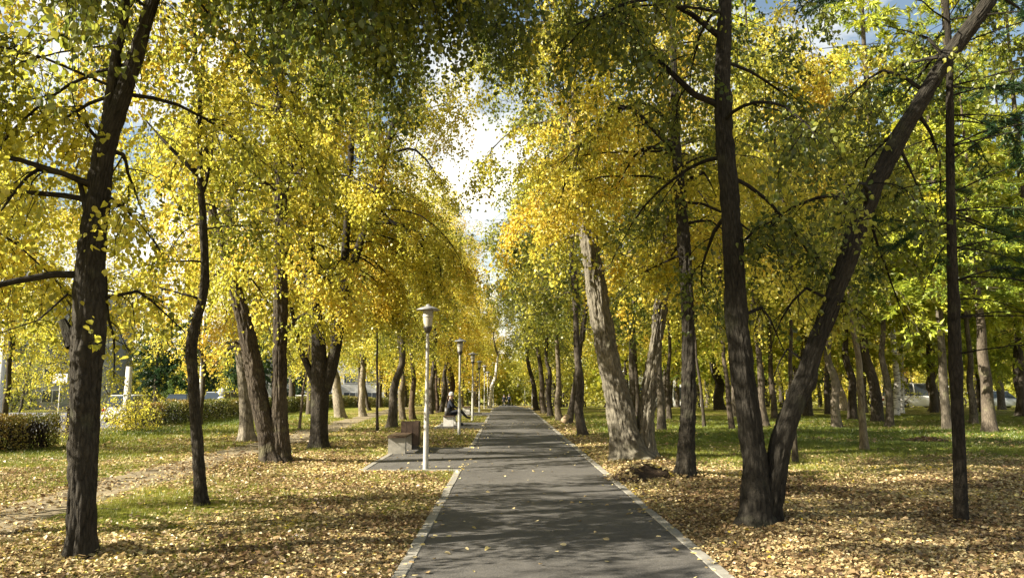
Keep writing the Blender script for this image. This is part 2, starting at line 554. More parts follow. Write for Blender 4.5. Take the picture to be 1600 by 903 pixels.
# trodden dirt trail through the lawn
tw = [(-4.9, 4), (-5.5, 7), (-5.9, 9), (-6.2, 11.3), (-6.4, 15), (-6.5, 19.7), (-6.5, 24.3), (-7.0, 32), (-7.4, 38), (-7.8, 55), (-8, 62)]
A = Acc()
ty = np.arange(4, 60, 0.12)
tx = np.interp(ty, [q[1] for q in tw], [q[0] for q in tw])
NW = 13
V = []
for k, (x, y) in enumerate(zip(tx, ty)):
    wl = 0.46 + 0.5 * float(n2(0, y, 0.9, 31)) + 0.35 * (float(n2(0, y, 4.0, 33)) - .5); wr = 0.42 + 0.5 * float(n2(5, y, 0.9, 32)) + 0.35 * (float(n2(5, y, 4.0, 34)) - .5)
    for j in range(NW):
        q = -wl + (wl + wr) * j / (NW - 1)
        e = min(j, NW - 1 - j) / 3.0
        V.append((x + q, y, float(gz(x + q, y)) + (0.012 if e > 0 else -0.03)))
Fs = [(k * NW + j, k * NW + j + 1, (k + 1) * NW + j + 1, (k + 1) * NW + j) for k in range(len(ty) - 1) for j in range(NW - 1)]
A.add(V, Fs)
tag(A.build('dirt_path', M['dirt'], smooth=True, attrs=()), kind='structure')

# street beyond the hedge
sheet('street', M['street'], [(-41, -18, 15, 320)], 0.012)
A = Acc()
for k in range(40):
    y0 = 20 + k * 7
    for x in (-29.5,):
        V = [(x + dx, y0 + dy, float(gbase(x, y0 + dy)) + 0.018) for dx, dy in ((-.07, 0), (.07, 0), (.07, 3), (-.07, 3))]
        A.add(V, [(0, 1, 2, 3)])
tag(A.build('road_markings', simple('road_paint', (0.7, 0.7, 0.68), 0.7), attrs=()), kind='structure')

# ------------------------------------------------------------------ vegetation machinery
def unit(v):
    return v / np.maximum(np.linalg.norm(v, axis=-1, keepdims=True), 1e-9)


def batch_tube(Pt, R, n, seed=0):
    """(N,K,3) centre lines, (N,K) radii -> verts, quads, bark coordinates"""
    N_, K = Pt.shape[:2]
    T = unit(np.gradient(Pt, axis=1))
    mt = unit(T.mean(axis=1))
    ref = np.where(np.abs(mt[:, 2:3]) < 0.8, np.array([[0, 0, 1.0]]), np.array([[1.0, 0.13, 0]]))
    ref = np.repeat(ref[:, None, :], K, 1)
    U = unit(ref - (ref * T).sum(-1, keepdims=True) * T)
    W = np.cross(T, U)
    th = np.arange(n) * 2 * PI / n
    c = np.cos(th)[None, None, :, None]; s = np.sin(th)[None, None, :, None]
    rad = U[:, :, None, :] * c + W[:, :, None, :] * s
    V = Pt[:, :, None, :] + rad * R[:, :, None, None]
    seg = np.linalg.norm(np.diff(Pt, axis=1), axis=-1)
    arc = np.concatenate([np.zeros((N_, 1)), np.cumsum(seg, 1)], 1)
    off = np.random.default_rng(seed).uniform(0, 40, (N_, 1, 1))
    R0 = np.maximum(R.mean(axis=1), 0.01)[:, None, None]
    B = np.stack(np.broadcast_arrays(c[..., 0] * R0 + off, s[..., 0] * R0, arc[:, :, None] + off), -1)
    idx = np.arange(N_ * K * n).reshape(N_, K, n)
    a = idx[:, :-1, :]; b = np.roll(a, -1, 2); d = idx[:, 1:, :]; e = np.roll(d, -1, 2)
    Fq = np.stack([a, b, e, d], -1).reshape(-1, 4)
    return V.reshape(-1, 3), Fq, B.reshape(-1, 3), rad.reshape(-1, 3)


def smooth_line(pts, rad, step):
    pts = np.asarray(pts, float); rad = np.asarray(rad, float)
    p = np.concatenate([[2 * pts[0] - pts[1]], pts, [2 * pts[-1] - pts[-2]]])
    out = []; rr = []
    for i in range(len(pts) - 1):
        a, b, c, d = p[i], p[i + 1], p[i + 2], p[i + 3]
        n = max(1, int(np.linalg.norm(c - b) / step))
        for k in range(n):
            t = k / n
            out.append(0.5 * ((2 * b) + (-a + c) * t + (2 * a - 5 * b + 4 * c - d) * t * t + (-a + 3 * b - 3 * c + d) * t ** 3))
            rr.append(rad[i] * (1 - t) + rad[i + 1] * t)
    out.append(pts[-1]); rr.append(rad[-1])
    return np.array(out), np.array(rr)


def add_stem(acc, pts, rad, n=28, step=0.12, rough=0.10, flare=0.0, seed=0, furrow=7.0, knots=0, fine=False, deep=0.011):
    L, R = smooth_line(pts, rad, step)
    V, Fq, B, rd = batch_tube(L[None], R[None], n, seed)
    K = len(L)
    h = np.repeat(np.concatenate([[0], np.cumsum(np.linalg.norm(np.diff(L, axis=0), axis=1))]), n)
    th = np.tile(np.arange(n) * 2 * PI / n, K)
    Rr = np.repeat(R, n)
    q2 = np.stack([np.cos(th) * 1.2 + seed, np.sin(th) * 1.2, h * 0.9], -1)
    d = Rr * rough * 1.6 * (vnoise(q2, seed + 1) - 0.5)
    if fine:
        R0 = float(R.mean())
        wx = (vnoise(np.stack([np.cos(th) * 3, np.sin(th) * 3, h * 2.2], -1), seed + 5) - .5) * 1.6
        for f, fv, am, sd in ((24, 4.6, 1.0, 7), (46, 13, 0.55, 8), (11, 1.8, 0.9, 9)):
            q = np.stack([np.cos(th + wx * .12) * R0 * f + seed * 1.7, np.sin(th + wx * .12) * R0 * f, h * fv], -1)
            d = d + deep * am * (np.clip(np.abs(vnoise(q, seed + sd) - 0.5) * 3.2, 0, 1) - 0.75) * np.clip(Rr / 0.1, .3, 1.6)
    else:
        q = np.stack([np.cos(th) * furrow * 0.5 + seed * 1.7, np.sin(th) * furrow * 0.5, h * 1.1], -1)
        d = d + Rr * rough * (np.abs(vnoise(q, seed) - 0.5) * 2.2 - 0.6)
    if flare:
        lob = 0.75 + 0.5 * np.cos(th * 3 + seed) * 0.5 + 0.5 * np.cos(th * 5 + 2.1 * seed) * 0.5
        d = d + Rr * flare * np.clip(lob, 0.05, 2) * (1.1 * np.exp(-np.maximum(h - .12, 0) / 0.10) + 0.6 * np.exp(-h / 0.45))
    rk = np.random.default_rng(seed + 77)
    for _ in range(knots):
        hh, tt = rk.uniform(1.0, max(h.max() * 0.5, 1.2)), rk.uniform(0, 2 * PI)
        dt = np.abs((th - tt + PI) % (2 * PI) - PI)
        d = d + Rr * 0.25 * np.exp(-((h - hh) / 0.09) ** 2 - (dt * Rr / 0.07) ** 2) - Rr * .12 * np.exp(-((h - hh) / 0.04) ** 2 - (dt * Rr / 0.03) ** 2)
    V = V + rd * d[:, None]
    acc.add(V, Fq, B)
    return L, R


def integrate(O, D, L, K, droop, wander, rng):
    Pt = [O]; d = unit(D); h = (L / (K - 1))[:, None]
    dr = np.broadcast_to(np.asarray(droop, float), L.shape)
    for k in range(K - 1):
        d = d + rng.normal(0, wander, d.shape) * np.array([1, 1, 0.7])
        d[:, 2] -= dr / (K - 1)
        d = unit(d)
        Pt.append(Pt[-1] + d * h)
    return np.stack(Pt, 1)


def children(Pt, L, dens, t0, t1, ang, lenf, rng, lmin=0.25, vert=0.3):
    N_, K = Pt.shape[:2]
    n = np.maximum(1, np.round(L * dens)).astype(int)
    idx = np.repeat(np.arange(N_), n)
    t = t0 + (t1 - t0) * rng.random(len(idx))
    f = t * (K - 1); k = np.minimum(f.astype(int), K - 2); u = (f - k)[:, None]
    a, b = Pt[idx, k], Pt[idx, k + 1]
    pos = a * (1 - u) + b * u
    T = unit(b - a)
    side = np.cross(T, np.array([0, 0, 1.0]))
    bad = np.linalg.norm(side, axis=1) < 0.2
    side[bad] = rng.normal(0, 1, (bad.sum(), 3)) * np.array([1, 1, 0.1])
    side = unit(side) * np.where(rng.random(len(idx)) < 0.5, -1, 1)[:, None]
    an = (ang * rng.uniform(0.6, 1.4, len(idx)))[:, None]
    D = T * np.cos(an) + side * np.sin(an)
    D[:, 2] += rng.normal(0, vert, len(idx))
    Lc = np.maximum(lmin, lenf * L[idx] * (1 - 0.55 * t) * rng.uniform(0.6, 1.3, len(idx)))
    return pos, unit(D), Lc, t, idx


TPL6 = np.array([(0, 0, 0), (0.40, 0.18, .10), (0.42, 0.58, .12), (0, 1.0, -.04), (-0.42, 0.58, .12), (-0.40, 0.18, .10)])
TPL6_F = np.array([(0, 1, 2, 3), (0, 3, 4, 5)])
TPL4 = np.array([(0, 0, 0), (0.44, 0.45, .12), (0, 1.0, 0), (-0.44, 0.45, .12)])
TPL4_F = np.array([(0, 1, 2, 3)])
TPLN = np.array([(0, 0, 0), (0.07, 0.5, 0), (0, 1.0, 0), (-0.07, 0.5, 0)])


def put_leaves(acc, C, axis_, normal, size, hue, rng, tpl=TPL6, tf=TPL6_F, mat=0):
    if len(C) == 0: return
    size = size * np.where(rng.random(len(C)) < 0.15, 0.6, 1.0)
    a = unit(axis_)
    n = unit(normal - (normal * a).sum(-1, keepdims=True) * a)
    b = np.cross(n, a)
    s = size[:, None, None]
    cz = rng.uniform(-0.8, 2.4, (len(C), 1, 1)); cw = rng.uniform(0.75, 1.12, (len(C), 1, 1)); ct = rng.normal(-0.12, 0.16, (len(C), 1, 1))
    zz = tpl[None, :, 2:3] * cz + ct * tpl[None, :, 1:2] ** 2
    V = C[:, None, :] + (a[:, None, :] * tpl[None, :, 1:2] + b[:, None, :] * tpl[None, :, 0:1] * cw + n[:, None, :] * zz) * s
    k = len(tpl)
    Fi = (np.arange(len(C)) * k)[:, None, None] + tf[None]
    rnd = rng.random(len(C))
    acc.add(V.reshape(-1, 3), Fi.reshape(-1, tf.shape[1]), hue=np.repeat(hue, len(tf)), rnd=np.repeat(rnd, len(tf)), mat=mat)


DEF = dict(sub_dens=3.2, sub_len=0.42, twig_dens=6.5, twig_len=0.55, leaf_dens=36, leaf=0.068, droop=1.0, sub_droop=1.0, twig_droop=1.6,
           spread=0.065, tpl=6, keep=None, limb_sides=6, wander=0.10, hue_noise=0.8, twig_min=0.35)


def clear_path(p):
    """branches are cut back from the walkway, from people's head height and from the lens"""
    low = (np.abs(p[:, 0] - 0.5) < 1.7) & (p[:, 2] < 3.3)
    near = np.linalg.norm(p - CAM, axis=1) < np.where(p[:, 0] < -1, 6.0, 4.6)
    head = p[:, 2] < 1.7 + 0.5 * vnoise(p * 0.7, 9)
    sky = (p[:, 1] > 25) & (p[:, 2] > 4.5) & (p[:, 0] > -2.7) & (p[:, 0] < -1.5)
    return ~(low | near | head | sky)


def flesh(acc_b, acc_c, P0, L0, R0, prm, rng, seed):
    """limbs (N,K,3) -> limbs, side branches, twigs and leaves"""
    p = dict(DEF); p.update(prm)
    N_, K = P0.shape[:2]
    t = np.linspace(0, 1, K)[None]
    acc_b.add(*batch_tube(P0, np.maximum(R0[:, None] * (1 - 0.85 * t), 0.006), p['limb_sides'], seed)[:3])
    pos, D, L, tt, idx = children(P0, L0, p['sub_dens'], 0.26, 1.0, 0.95, p['sub_len'], rng, 0.4)
    P1 = integrate(pos, D, L, 6, p['sub_droop'], 0.14, rng)
    if p['keep'] is not None:
        k = p['keep'](P1[:, -1]) | p['keep'](P1[:, 2]); P1, L, idx, tt = P1[k], L[k], idx[k], tt[k]
    if not len(P1): return
    rs = np.clip(R0[idx] * (1 - 0.8 * tt) * 0.45, 0.005, 0.03)
    acc_b.add(*batch_tube(P1, rs[:, None] * (1 - 0.7 * np.linspace(0, 1, 6)[None]), 4, seed + 1)[:3])
    pos, D, L2, _, _ = children(P1, L, p['twig_dens'], 0.05, 1.0, 0.8, 0.0, rng, 1.0)
    L2 = p['twig_len'] * rng.uniform(0.5, 1.5, len(L2))
    L2 = np.maximum(L2, p['twig_min'] * 0.5)
    P2 = integrate(pos, D, L2, 4, p['twig_droop'], 0.12, rng)
    if p['keep'] is not None:
        k = p['keep'](P2[:, -1]) & p['keep'](P2[:, 1]); P2, L2 = P2[k], L2[k]
    if not len(P2): return
    acc_b.add(*batch_tube(P2, np.full((len(P2), 4), 0.0035) * np.array([1.3, 1, .8, .5]), 3, seed + 2)[:3])
    n = np.maximum(1, np.round(L2 * p['leaf_dens'])).astype(int)
    idx = np.repeat(np.arange(len(P2)), n)
    f = rng.random(len(idx)) * 3; k = np.minimum(f.astype(int), 2); u = (f - k)[:, None]
    c = P2[idx, k] * (1 - u) + P2[idx, k + 1] * u
    T = unit(P2[idx, k + 1] - P2[idx, k])
    c = c + rng.normal(0, p['spread'], c.shape)
    ax = rng.normal(0, 0.6, c.shape) + T * 0.35 + np.array([0, 0, -0.55])
    nm = rng.normal(0, 0.75, c.shape) + np.array([0, 0, 0.55])
    sz = p['leaf'] * rng.uniform(0.6, 1.25, len(c))
    hue = 0.5 + (vnoise(c * p['hue_noise'] + seed * 5.1, seed) - 0.5) * 1.1 + (vnoise(c * 3.0, seed + 4) - 0.5) * 0.35
    if p['tpl'] == 6: put_leaves(acc_c, c, ax, nm, sz, hue, rng)
    else: put_leaves(acc_c, c, ax, nm, sz, hue, rng, TPL4, TPL4_F)


def limbs_from(L, R, hb, ht, n, radius, rng, elev=(0.75, 0.15), prof=None, away=None):
    """limb starts along a stem line between arc heights"""
    z = L[:, 2]
    s = rng.uniform(0, 1, n); s = (np.arange(n) + s) / n
    zz = hb + (ht - hb) * s
    k = np.clip(np.searchsorted(z, zz), 1, len(z) - 1)
    O = L[k]; r = R[k]
    az = np.arange(n) * 2.39996 + rng.normal(0, 0.5, n) + rng.uniform(0, 6)
    if away is not None:
        az = np.where(rng.random(n) < away[1], away[0] + rng.normal(0, 0.7, n), az)
    el = elev[1] + (elev[0] - elev[1]) * s + rng.normal(0, 0.15, n)
    D = np.stack([np.cos(az) * np.cos(el), np.sin(az) * np.cos(el), np.sin(el)], -1)
    pr = (np.sin(PI * (0.22 + 0.74 * s)) ** 0.8) if prof is None else prof(s)
    Ln = radius * pr * rng.uniform(0.75, 1.2, n)
    return O, D, Ln, np.clip(r * 0.26, 0.010, 0.042)


def group_tree(name, label, cat, group, base, accs, mats, hue, tint=(1, 1, 1)):
    root = empty(name, base, label, cat, group)
    tr, br, cr = accs
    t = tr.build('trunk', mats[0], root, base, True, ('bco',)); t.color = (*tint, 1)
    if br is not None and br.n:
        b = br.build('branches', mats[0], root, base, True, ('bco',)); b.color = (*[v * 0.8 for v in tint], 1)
    if cr is not None and cr.n:
        c = cr.build('crown', mats[1], root, base, False, ('hue', 'rnd')); c.color = (hue, 0, 0, 1)
    return root


def near_tree(name, label, Y, stems, hb, ht, nl, radius, hue, seed, cat='tree', prm={}, tint=(1, 1, 1), bark='bark', nseg=36, limbs=(), flare=0.35, elev=(0.8, 0.1),
              droop=1.0, away=None, group=None, rough=0.10, knots=2):
    """stems: lists of (px, py, width px[, Y]) from the ground up, then (dx, dy, dz, r) tuples continue in metres"""
    rng = np.random.default_rng(seed)
    tr, br, cr = Acc(), Acc(), Acc()
    pr = dict(keep=clear_path); pr.update(prm)
    base = None
    lines = []
    for si, st in enumerate(stems):
        pts, rad = [], []
        for q in st:
            if q[0] == 'm':
                pts.append(pts[-1] + np.array(q[1:4])); rad.append(q[4])
            elif q[0] == 'w':
                pts.append(np.array(q[1:4], float)); rad.append(q[4])
            else:
                yy = q[3] if len(q) > 3 else Y
                pts.append(P(q[0], q[1], yy)); rad.append(q[2] / 2 / F * yy)
        if base is None:
            base = np.array([pts[0][0], pts[0][1], float(gz(pts[0][0], pts[0][1])) - 0.02])
        if si == 0 or abs(pts[0][2]) < 0.25:
            pts[0][2] = base[2] - 0.12
        rad = [r_ * 0.88 for r_ in rad]
        fl = flare if abs(pts[0][2] - base[2]) < 0.3 else 0.0
        if Y < 19: L, R = add_stem(tr, pts, rad, 110 if max(rad) > .1 else 56, 0.045, rough, fl, seed + si * 3, knots=knots, fine=True, deep=0.026 if bark == 'bark_pale' else 0.013)
        else: L, R = add_stem(tr, pts, rad, nseg if si == 0 else max(16, nseg - 8), 0.15, rough, fl, seed + si * 3, knots=knots)
        lines.append((L, R))
    for si, (L, R) in enumerate(lines):
        top = min(ht, L[-1, 2] - 0.05); b0 = max(hb, L[0, 2] + 0.4)
        if top - b0 < 0.5: continue
        share = int(nl * (top - b0) / max(ht - hb, 0.1) * (1.0 if len(lines) == 1 else 0.75))
        if share < 2: continue
        O, D, Ln, r = limbs_from(L, R, b0, top, share, radius, rng, elev, away=away)
        P0 = integrate(O, D, Ln, 9, droop * (0.6 + 0.8 * rng.random(len(Ln))), pr.get('wander', 0.10), rng)
        flesh(br, cr, P0, Ln, r, pr, rng, seed + 20 + si)
    for li, lb in enumerate(limbs):
        pts, rad = [], []
        for q in lb:
            if q[0] == 'm': pts.append(pts[-1] + np.array(q[1:4])); rad.append(q[4])
            elif q[0] == 'w': pts.append(np.array(q[1:4], float)); rad.append(q[4])
            else: pts.append(P(q[0], q[1], q[3] if len(q) > 3 else Y)); rad.append(q[2] / 2 / F * Y)
        L, R = smooth_line(pts, rad, 0.2)
        k = np.linspace(0, len(L) - 1, 10).astype(int)
        ln = np.linalg.norm(np.diff(L, axis=0), axis=1).sum()
        flesh(br, cr, L[k][None], np.array([ln]), np.array([rad[0]]), pr, rng, seed + 60 + li)
    return group_tree(name, label, cat, group, base, (tr, br, cr), (M[bark], M['leaf']), hue, tint)


# ------------------------------------------------------------------ near and named trees
LIN = 'linden_tree'
UPM = 6.5
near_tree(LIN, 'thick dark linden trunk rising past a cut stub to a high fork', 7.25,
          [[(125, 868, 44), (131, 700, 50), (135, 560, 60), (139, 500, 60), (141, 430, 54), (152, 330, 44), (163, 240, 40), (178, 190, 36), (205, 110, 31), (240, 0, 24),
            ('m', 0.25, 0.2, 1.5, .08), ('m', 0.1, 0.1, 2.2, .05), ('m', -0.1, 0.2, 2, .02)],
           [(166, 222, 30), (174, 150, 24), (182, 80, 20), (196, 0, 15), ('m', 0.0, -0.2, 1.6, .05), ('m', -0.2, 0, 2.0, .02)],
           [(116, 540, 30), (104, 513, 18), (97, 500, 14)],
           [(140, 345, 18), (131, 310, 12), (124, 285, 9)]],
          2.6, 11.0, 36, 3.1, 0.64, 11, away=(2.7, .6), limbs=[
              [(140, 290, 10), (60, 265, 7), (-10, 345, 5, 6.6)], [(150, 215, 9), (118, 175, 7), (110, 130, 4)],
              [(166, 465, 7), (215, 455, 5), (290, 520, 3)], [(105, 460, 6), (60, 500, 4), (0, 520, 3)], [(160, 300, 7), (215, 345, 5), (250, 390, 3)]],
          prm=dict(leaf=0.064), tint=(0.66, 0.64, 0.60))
near_tree(LIN, 'slim dark linden with a single bent stem standing alone on the sunlit leaf litter', 10.3,
          [[(316, 789, 21), (309, 700, 20), (302, 600, 20), (300, 530, 19), (319, 450, 15), (318, 350, 14), (313, 285, 12), (312, 190, 9), (316, 90, 7), ('m', 0.1, 0, 1.5, .02)]],
          3.2, 7.0, 13, 1.9, 0.64, 12, away=(1.6, .8), limbs=[[(312, 275, 11), (265, 230, 9), (216, 175, 7)], [(318, 300, 6), (330, 250, 5), (336, 160, 3)], [(316, 468, 5), (270, 455, 4), (180, 432, 3)]],
          prm=dict(leaf=0.064), tint=(0.78, 0.75, 0.7), nseg=24)
near_tree('birch_tree', 'pale grey blotched birch-like trunk half behind the twin-stemmed linden', 22.5,
          [[(387, 688, 26), (384, 640, 22), (380, 580, 21), (374, 520, 20), (366, 440, 17), (360, 330, 14), ('m', 0, 0, 4, .08), ('m', 0, 0, 3, .03)]],
          3.6, 12, 34, 3.0, 0.72, 13, prm=dict(leaf=0.075, leaf_dens=35), tint=(0.9, 0.88, 0.82), bark='bark_pale', nseg=22, flare=0.5)
near_tree(LIN, 'twin-stemmed linden, one stem upright and the other leaning toward the hedge', 16.0,
          [[(438, 722, 36), (438, 690, 30), (437, 600, 27), (438, 500, 25), (438, 380, 24), (437, 250, 22), (435, 120, 20), (446, 0, 16), ('m', 0.1, 0, 2.5, .10), ('m', -.1, 0, 2.5, .03)],
           [(426, 722, 42), (418, 680, 36), (404, 620, 34), (390, 545, 31), (376, 480, 26), (352, 400, 20), (330, 320, 16), (318, 210, 12), ('m', -0.3, 0, 2.0, .06), ('m', 0, 0, 2, .03)]],
          3.8, 13.5, 38, 3.3, 0.64, 14, away=(1.6, .8), limbs=[[(445, 300, 10), (470, 220, 8), (520, 160, 5)], [(398, 545, 9), (372, 535, 6), (330, 575, 4)], [(445, 520, 7), (480, 490, 5), (510, 540, 4)]],
          prm=dict(leaf=0.070, leaf_dens=37), tint=(1.0, 0.9, 0.8), flare=0.3)
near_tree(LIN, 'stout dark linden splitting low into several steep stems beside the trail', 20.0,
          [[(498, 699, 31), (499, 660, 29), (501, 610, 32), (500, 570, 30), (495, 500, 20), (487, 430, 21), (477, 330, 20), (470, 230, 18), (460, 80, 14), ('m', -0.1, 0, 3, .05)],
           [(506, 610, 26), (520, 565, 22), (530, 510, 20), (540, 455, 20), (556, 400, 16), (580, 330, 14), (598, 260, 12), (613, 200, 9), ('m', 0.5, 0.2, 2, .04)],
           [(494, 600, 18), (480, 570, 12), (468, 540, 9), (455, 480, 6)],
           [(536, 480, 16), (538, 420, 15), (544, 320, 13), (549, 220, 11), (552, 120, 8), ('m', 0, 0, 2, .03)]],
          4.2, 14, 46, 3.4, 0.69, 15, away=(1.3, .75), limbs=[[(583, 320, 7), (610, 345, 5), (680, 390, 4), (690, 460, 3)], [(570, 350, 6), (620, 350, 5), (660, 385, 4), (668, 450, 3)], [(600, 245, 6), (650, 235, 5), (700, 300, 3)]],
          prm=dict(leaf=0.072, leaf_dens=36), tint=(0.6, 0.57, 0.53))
# right of the walkway
near_tree('poplar_tree', 'huge pale furrowed double trunk in a broad V with a flaring root base', 17.0,
          [[(984, 717, 62), (973, 670, 52), (968, 640, 48), (960, 605, 44), (950, 560, 43), (942, 510, 40), (930, 440, 37), (920, 375, 34), (908, 290, 28), (899, 210, 22), (894, 120, 16), ('m', 0, .2, 3, .10), ('m', 0, 0, 2, .03)],
           [(1004, 714, 42), (1008, 660, 30), (1016, 600, 27), (1029, 500, 24), (1038, 420, 24), (1045, 330, 20), (1050, 200, 15), ('m', 0.2, 0, 3, .06)]],
          4.6, 14.5, 42, 3.9, 0.68, 21, prm=dict(leaf=0.072, leaf_dens=36), tint=(0.66, 0.66, 0.62), bark='bark_pale', nseg=52, flare=0.55, rough=0.13, knots=3)
near_tree(LIN, 'single dark trunk with a slight bow standing behind the earth mound', 13.4,
          [[(1070, 748, 36), (1073, 690, 31), (1076, 610, 28), (1075, 520, 26), (1073, 450, 25), (1068, 380, 24), (1063, 300, 22), (1056, 220, 19), (1054, 130, 15), (1050, 40, 12), ('m', 0, 0, 2, .06), ('m', 0.1, 0, 2, .02)]],
          3.9, 12, 34, 3.3, 0.70, 22, away=(1.8, .4), limbs=[
              [(1058, 240, 12), (1020, 200, 9), (965, 165, 7), (900, 245, 5), (870, 330, 3)], [(1052, 235, 8), (1000, 235, 6), (960, 300, 4)],
              [(1056, 200, 9), (1000, 160, 7), (940, 190, 5), (880, 215, 3)], [(1075, 280, 7), (1100, 270, 5), (1120, 310, 3)], [(1072, 350, 7), (1110, 345, 5), (1140, 370, 3)]],
          prm=dict(leaf=0.068, leaf_dens=37), tint=(0.62, 0.60, 0.56))
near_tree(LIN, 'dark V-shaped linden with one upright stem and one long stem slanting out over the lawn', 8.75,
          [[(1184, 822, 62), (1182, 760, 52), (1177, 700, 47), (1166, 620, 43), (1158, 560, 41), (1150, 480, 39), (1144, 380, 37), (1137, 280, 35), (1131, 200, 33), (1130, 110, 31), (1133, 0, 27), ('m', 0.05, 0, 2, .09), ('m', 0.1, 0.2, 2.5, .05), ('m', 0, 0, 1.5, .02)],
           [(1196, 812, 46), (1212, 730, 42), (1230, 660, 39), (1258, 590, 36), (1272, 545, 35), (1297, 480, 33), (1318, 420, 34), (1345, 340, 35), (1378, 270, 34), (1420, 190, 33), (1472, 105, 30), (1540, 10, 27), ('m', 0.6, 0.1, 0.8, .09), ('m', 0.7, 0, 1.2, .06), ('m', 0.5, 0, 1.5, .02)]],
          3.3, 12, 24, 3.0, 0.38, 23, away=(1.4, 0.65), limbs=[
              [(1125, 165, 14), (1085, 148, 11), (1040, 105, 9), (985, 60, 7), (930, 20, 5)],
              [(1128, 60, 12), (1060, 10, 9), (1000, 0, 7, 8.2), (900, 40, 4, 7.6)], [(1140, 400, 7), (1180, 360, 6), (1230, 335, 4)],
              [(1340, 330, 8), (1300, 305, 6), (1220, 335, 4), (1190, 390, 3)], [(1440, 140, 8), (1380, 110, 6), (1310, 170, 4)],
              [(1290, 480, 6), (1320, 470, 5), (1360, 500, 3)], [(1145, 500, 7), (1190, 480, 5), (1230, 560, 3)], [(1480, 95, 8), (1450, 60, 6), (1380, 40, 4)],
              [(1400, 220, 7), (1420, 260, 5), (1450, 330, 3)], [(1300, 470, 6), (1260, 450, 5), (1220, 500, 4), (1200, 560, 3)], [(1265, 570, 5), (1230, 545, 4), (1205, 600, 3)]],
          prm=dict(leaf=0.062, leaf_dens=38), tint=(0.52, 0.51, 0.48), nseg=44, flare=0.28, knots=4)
# two lindens whose trunks stand outside the picture and whose limbs reach into it
near_tree(LIN, 'green linden limbs hanging into view overhead above the asphalt walk', 3.0,
          [[('w', -3.4, 2.6, 0, .16), ('w', -3.4, 2.7, 2.5, .14), ('w', -3.2, 2.9, 5, .12), ('w', -3.1, 3, 8, .08), ('w', -3, 3, 10.5, .02)]],
          4.4, 10.2, 26, 2.6, 0.35, 31, limbs=[
              [('w', -3.2, 2.9, 4.9, .05), ('w', -2.4, 5.0, 5.9, .04), ('w', -1.5, 7.2, 6.3, .03), ('w', -0.9, 9.0, 5.9, .012)],
              [('w', -3.2, 2.9, 5.3, .05), ('w', -2.6, 5.4, 6.2, .04), ('w', -1.9, 7.6, 6.2, .03), ('w', -1.7, 8.9, 5.7, .012)],
              [('w', -3.1, 2.9, 5.8, .05), ('w', -1.8, 5.0, 6.6, .04), ('w', -0.6, 7.2, 6.6, .03), ('w', 0.2, 8.4, 6.1, .012)],
              [('w', -3.1, 3.0, 6.6, .05), ('w', -2.2, 6.2, 7.6, .04), ('w', -1.2, 9.6, 7.9, .03), ('w', -0.3, 11.6, 7.3, .012)],
              [('w', -3.1, 3.0, 6.2, .05), ('w', -2.7, 6.6, 7.4, .04), ('w', -2.3, 10.0, 7.6, .03), ('w', -1.9, 12.2, 6.9, .012)],
              [('w', -3.1, 3.0, 7.0, .05), ('w', -1.6, 6.6, 8.2, .04), ('w', 0.2, 10.0, 8.6, .03), ('w', 0.9, 12.4, 8.2, .012)],
              [('w', -3.1, 3.0, 7.4, .05), ('w', -2.4, 7.6, 9.2, .04), ('w', -1.4, 12.0, 9.8, .03), ('w', -0.9, 15.0, 9.2, .012)],
              [('w', -3.1, 3.0, 7.6, .05), ('w', -3.0, 8.0, 9.0, .04), ('w', -2.9, 12.0, 9.2, .03), ('w', -2.5, 14.6, 8.5, .012)]],
          prm=dict(leaf=0.064, leaf_dens=34, sub_droop=1.6, twig_droop=2.0, sub_len=0.28, sub_dens=5.0), nseg=20)
near_tree(LIN, 'yellow linden sprays reaching in past the edge of view toward the thick forked trunk', 7.4,
          [[('w', -7.7, 7.6, 0, .15), ('w', -7.7, 7.6, 3, .13), ('w', -7.6, 7.7, 6, .1), ('w', -7.5, 7.7, 10, .02)]],
          1.9, 8.6, 36, 3.3, 0.62, 32, prm=dict(leaf=0.064, leaf_dens=36), nseg=20)

# ------------------------------------------------------------------ crowns shared by the trees farther off
def make_crown(seed, H, R, leaf, nl, prm=None, lean=0.0):
    rng = np.random.default_rng(seed)
    br, cr = Acc(), Acc()
    wob = rng.normal(0, 0.18, (5, 2))
    pts = [(wob[k, 0] * (k > 0) * 1.5, wob[k, 1] * (k > 0) * 1.5, H * k / 4) for k in range(5)]
    rad = [0.11, 0.085, 0.06, 0.035, 0.012]
    L, Rr = add_stem(br, pts, rad, 8, 0.5, 0.05, 0, seed)
    O, D, Ln, r = limbs_from(L, Rr, 0.15, H * 0.98, nl, R, rng, (0.95, 0.05))
    k = rng.random(len(Ln)) > 0.06
    P0 = integrate(O[k], D[k], Ln[k], 8, 0.7 + 0.6 * rng.random(k.sum()), 0.13, rng)
    p = dict(leaf=leaf, tpl=4, limb_sides=5); p.update(prm or {})
    flesh(br, cr, P0, Ln[k], np.clip(r[k] * 0.8, 0.015, 0.05), p, rng, seed)
    return (br.mesh('branches', [M['bark_far']], smooth=True, attrs=('bco',)), cr.mesh('crown', [M['leaf_far']], attrs=('hue', 'rnd')), H)


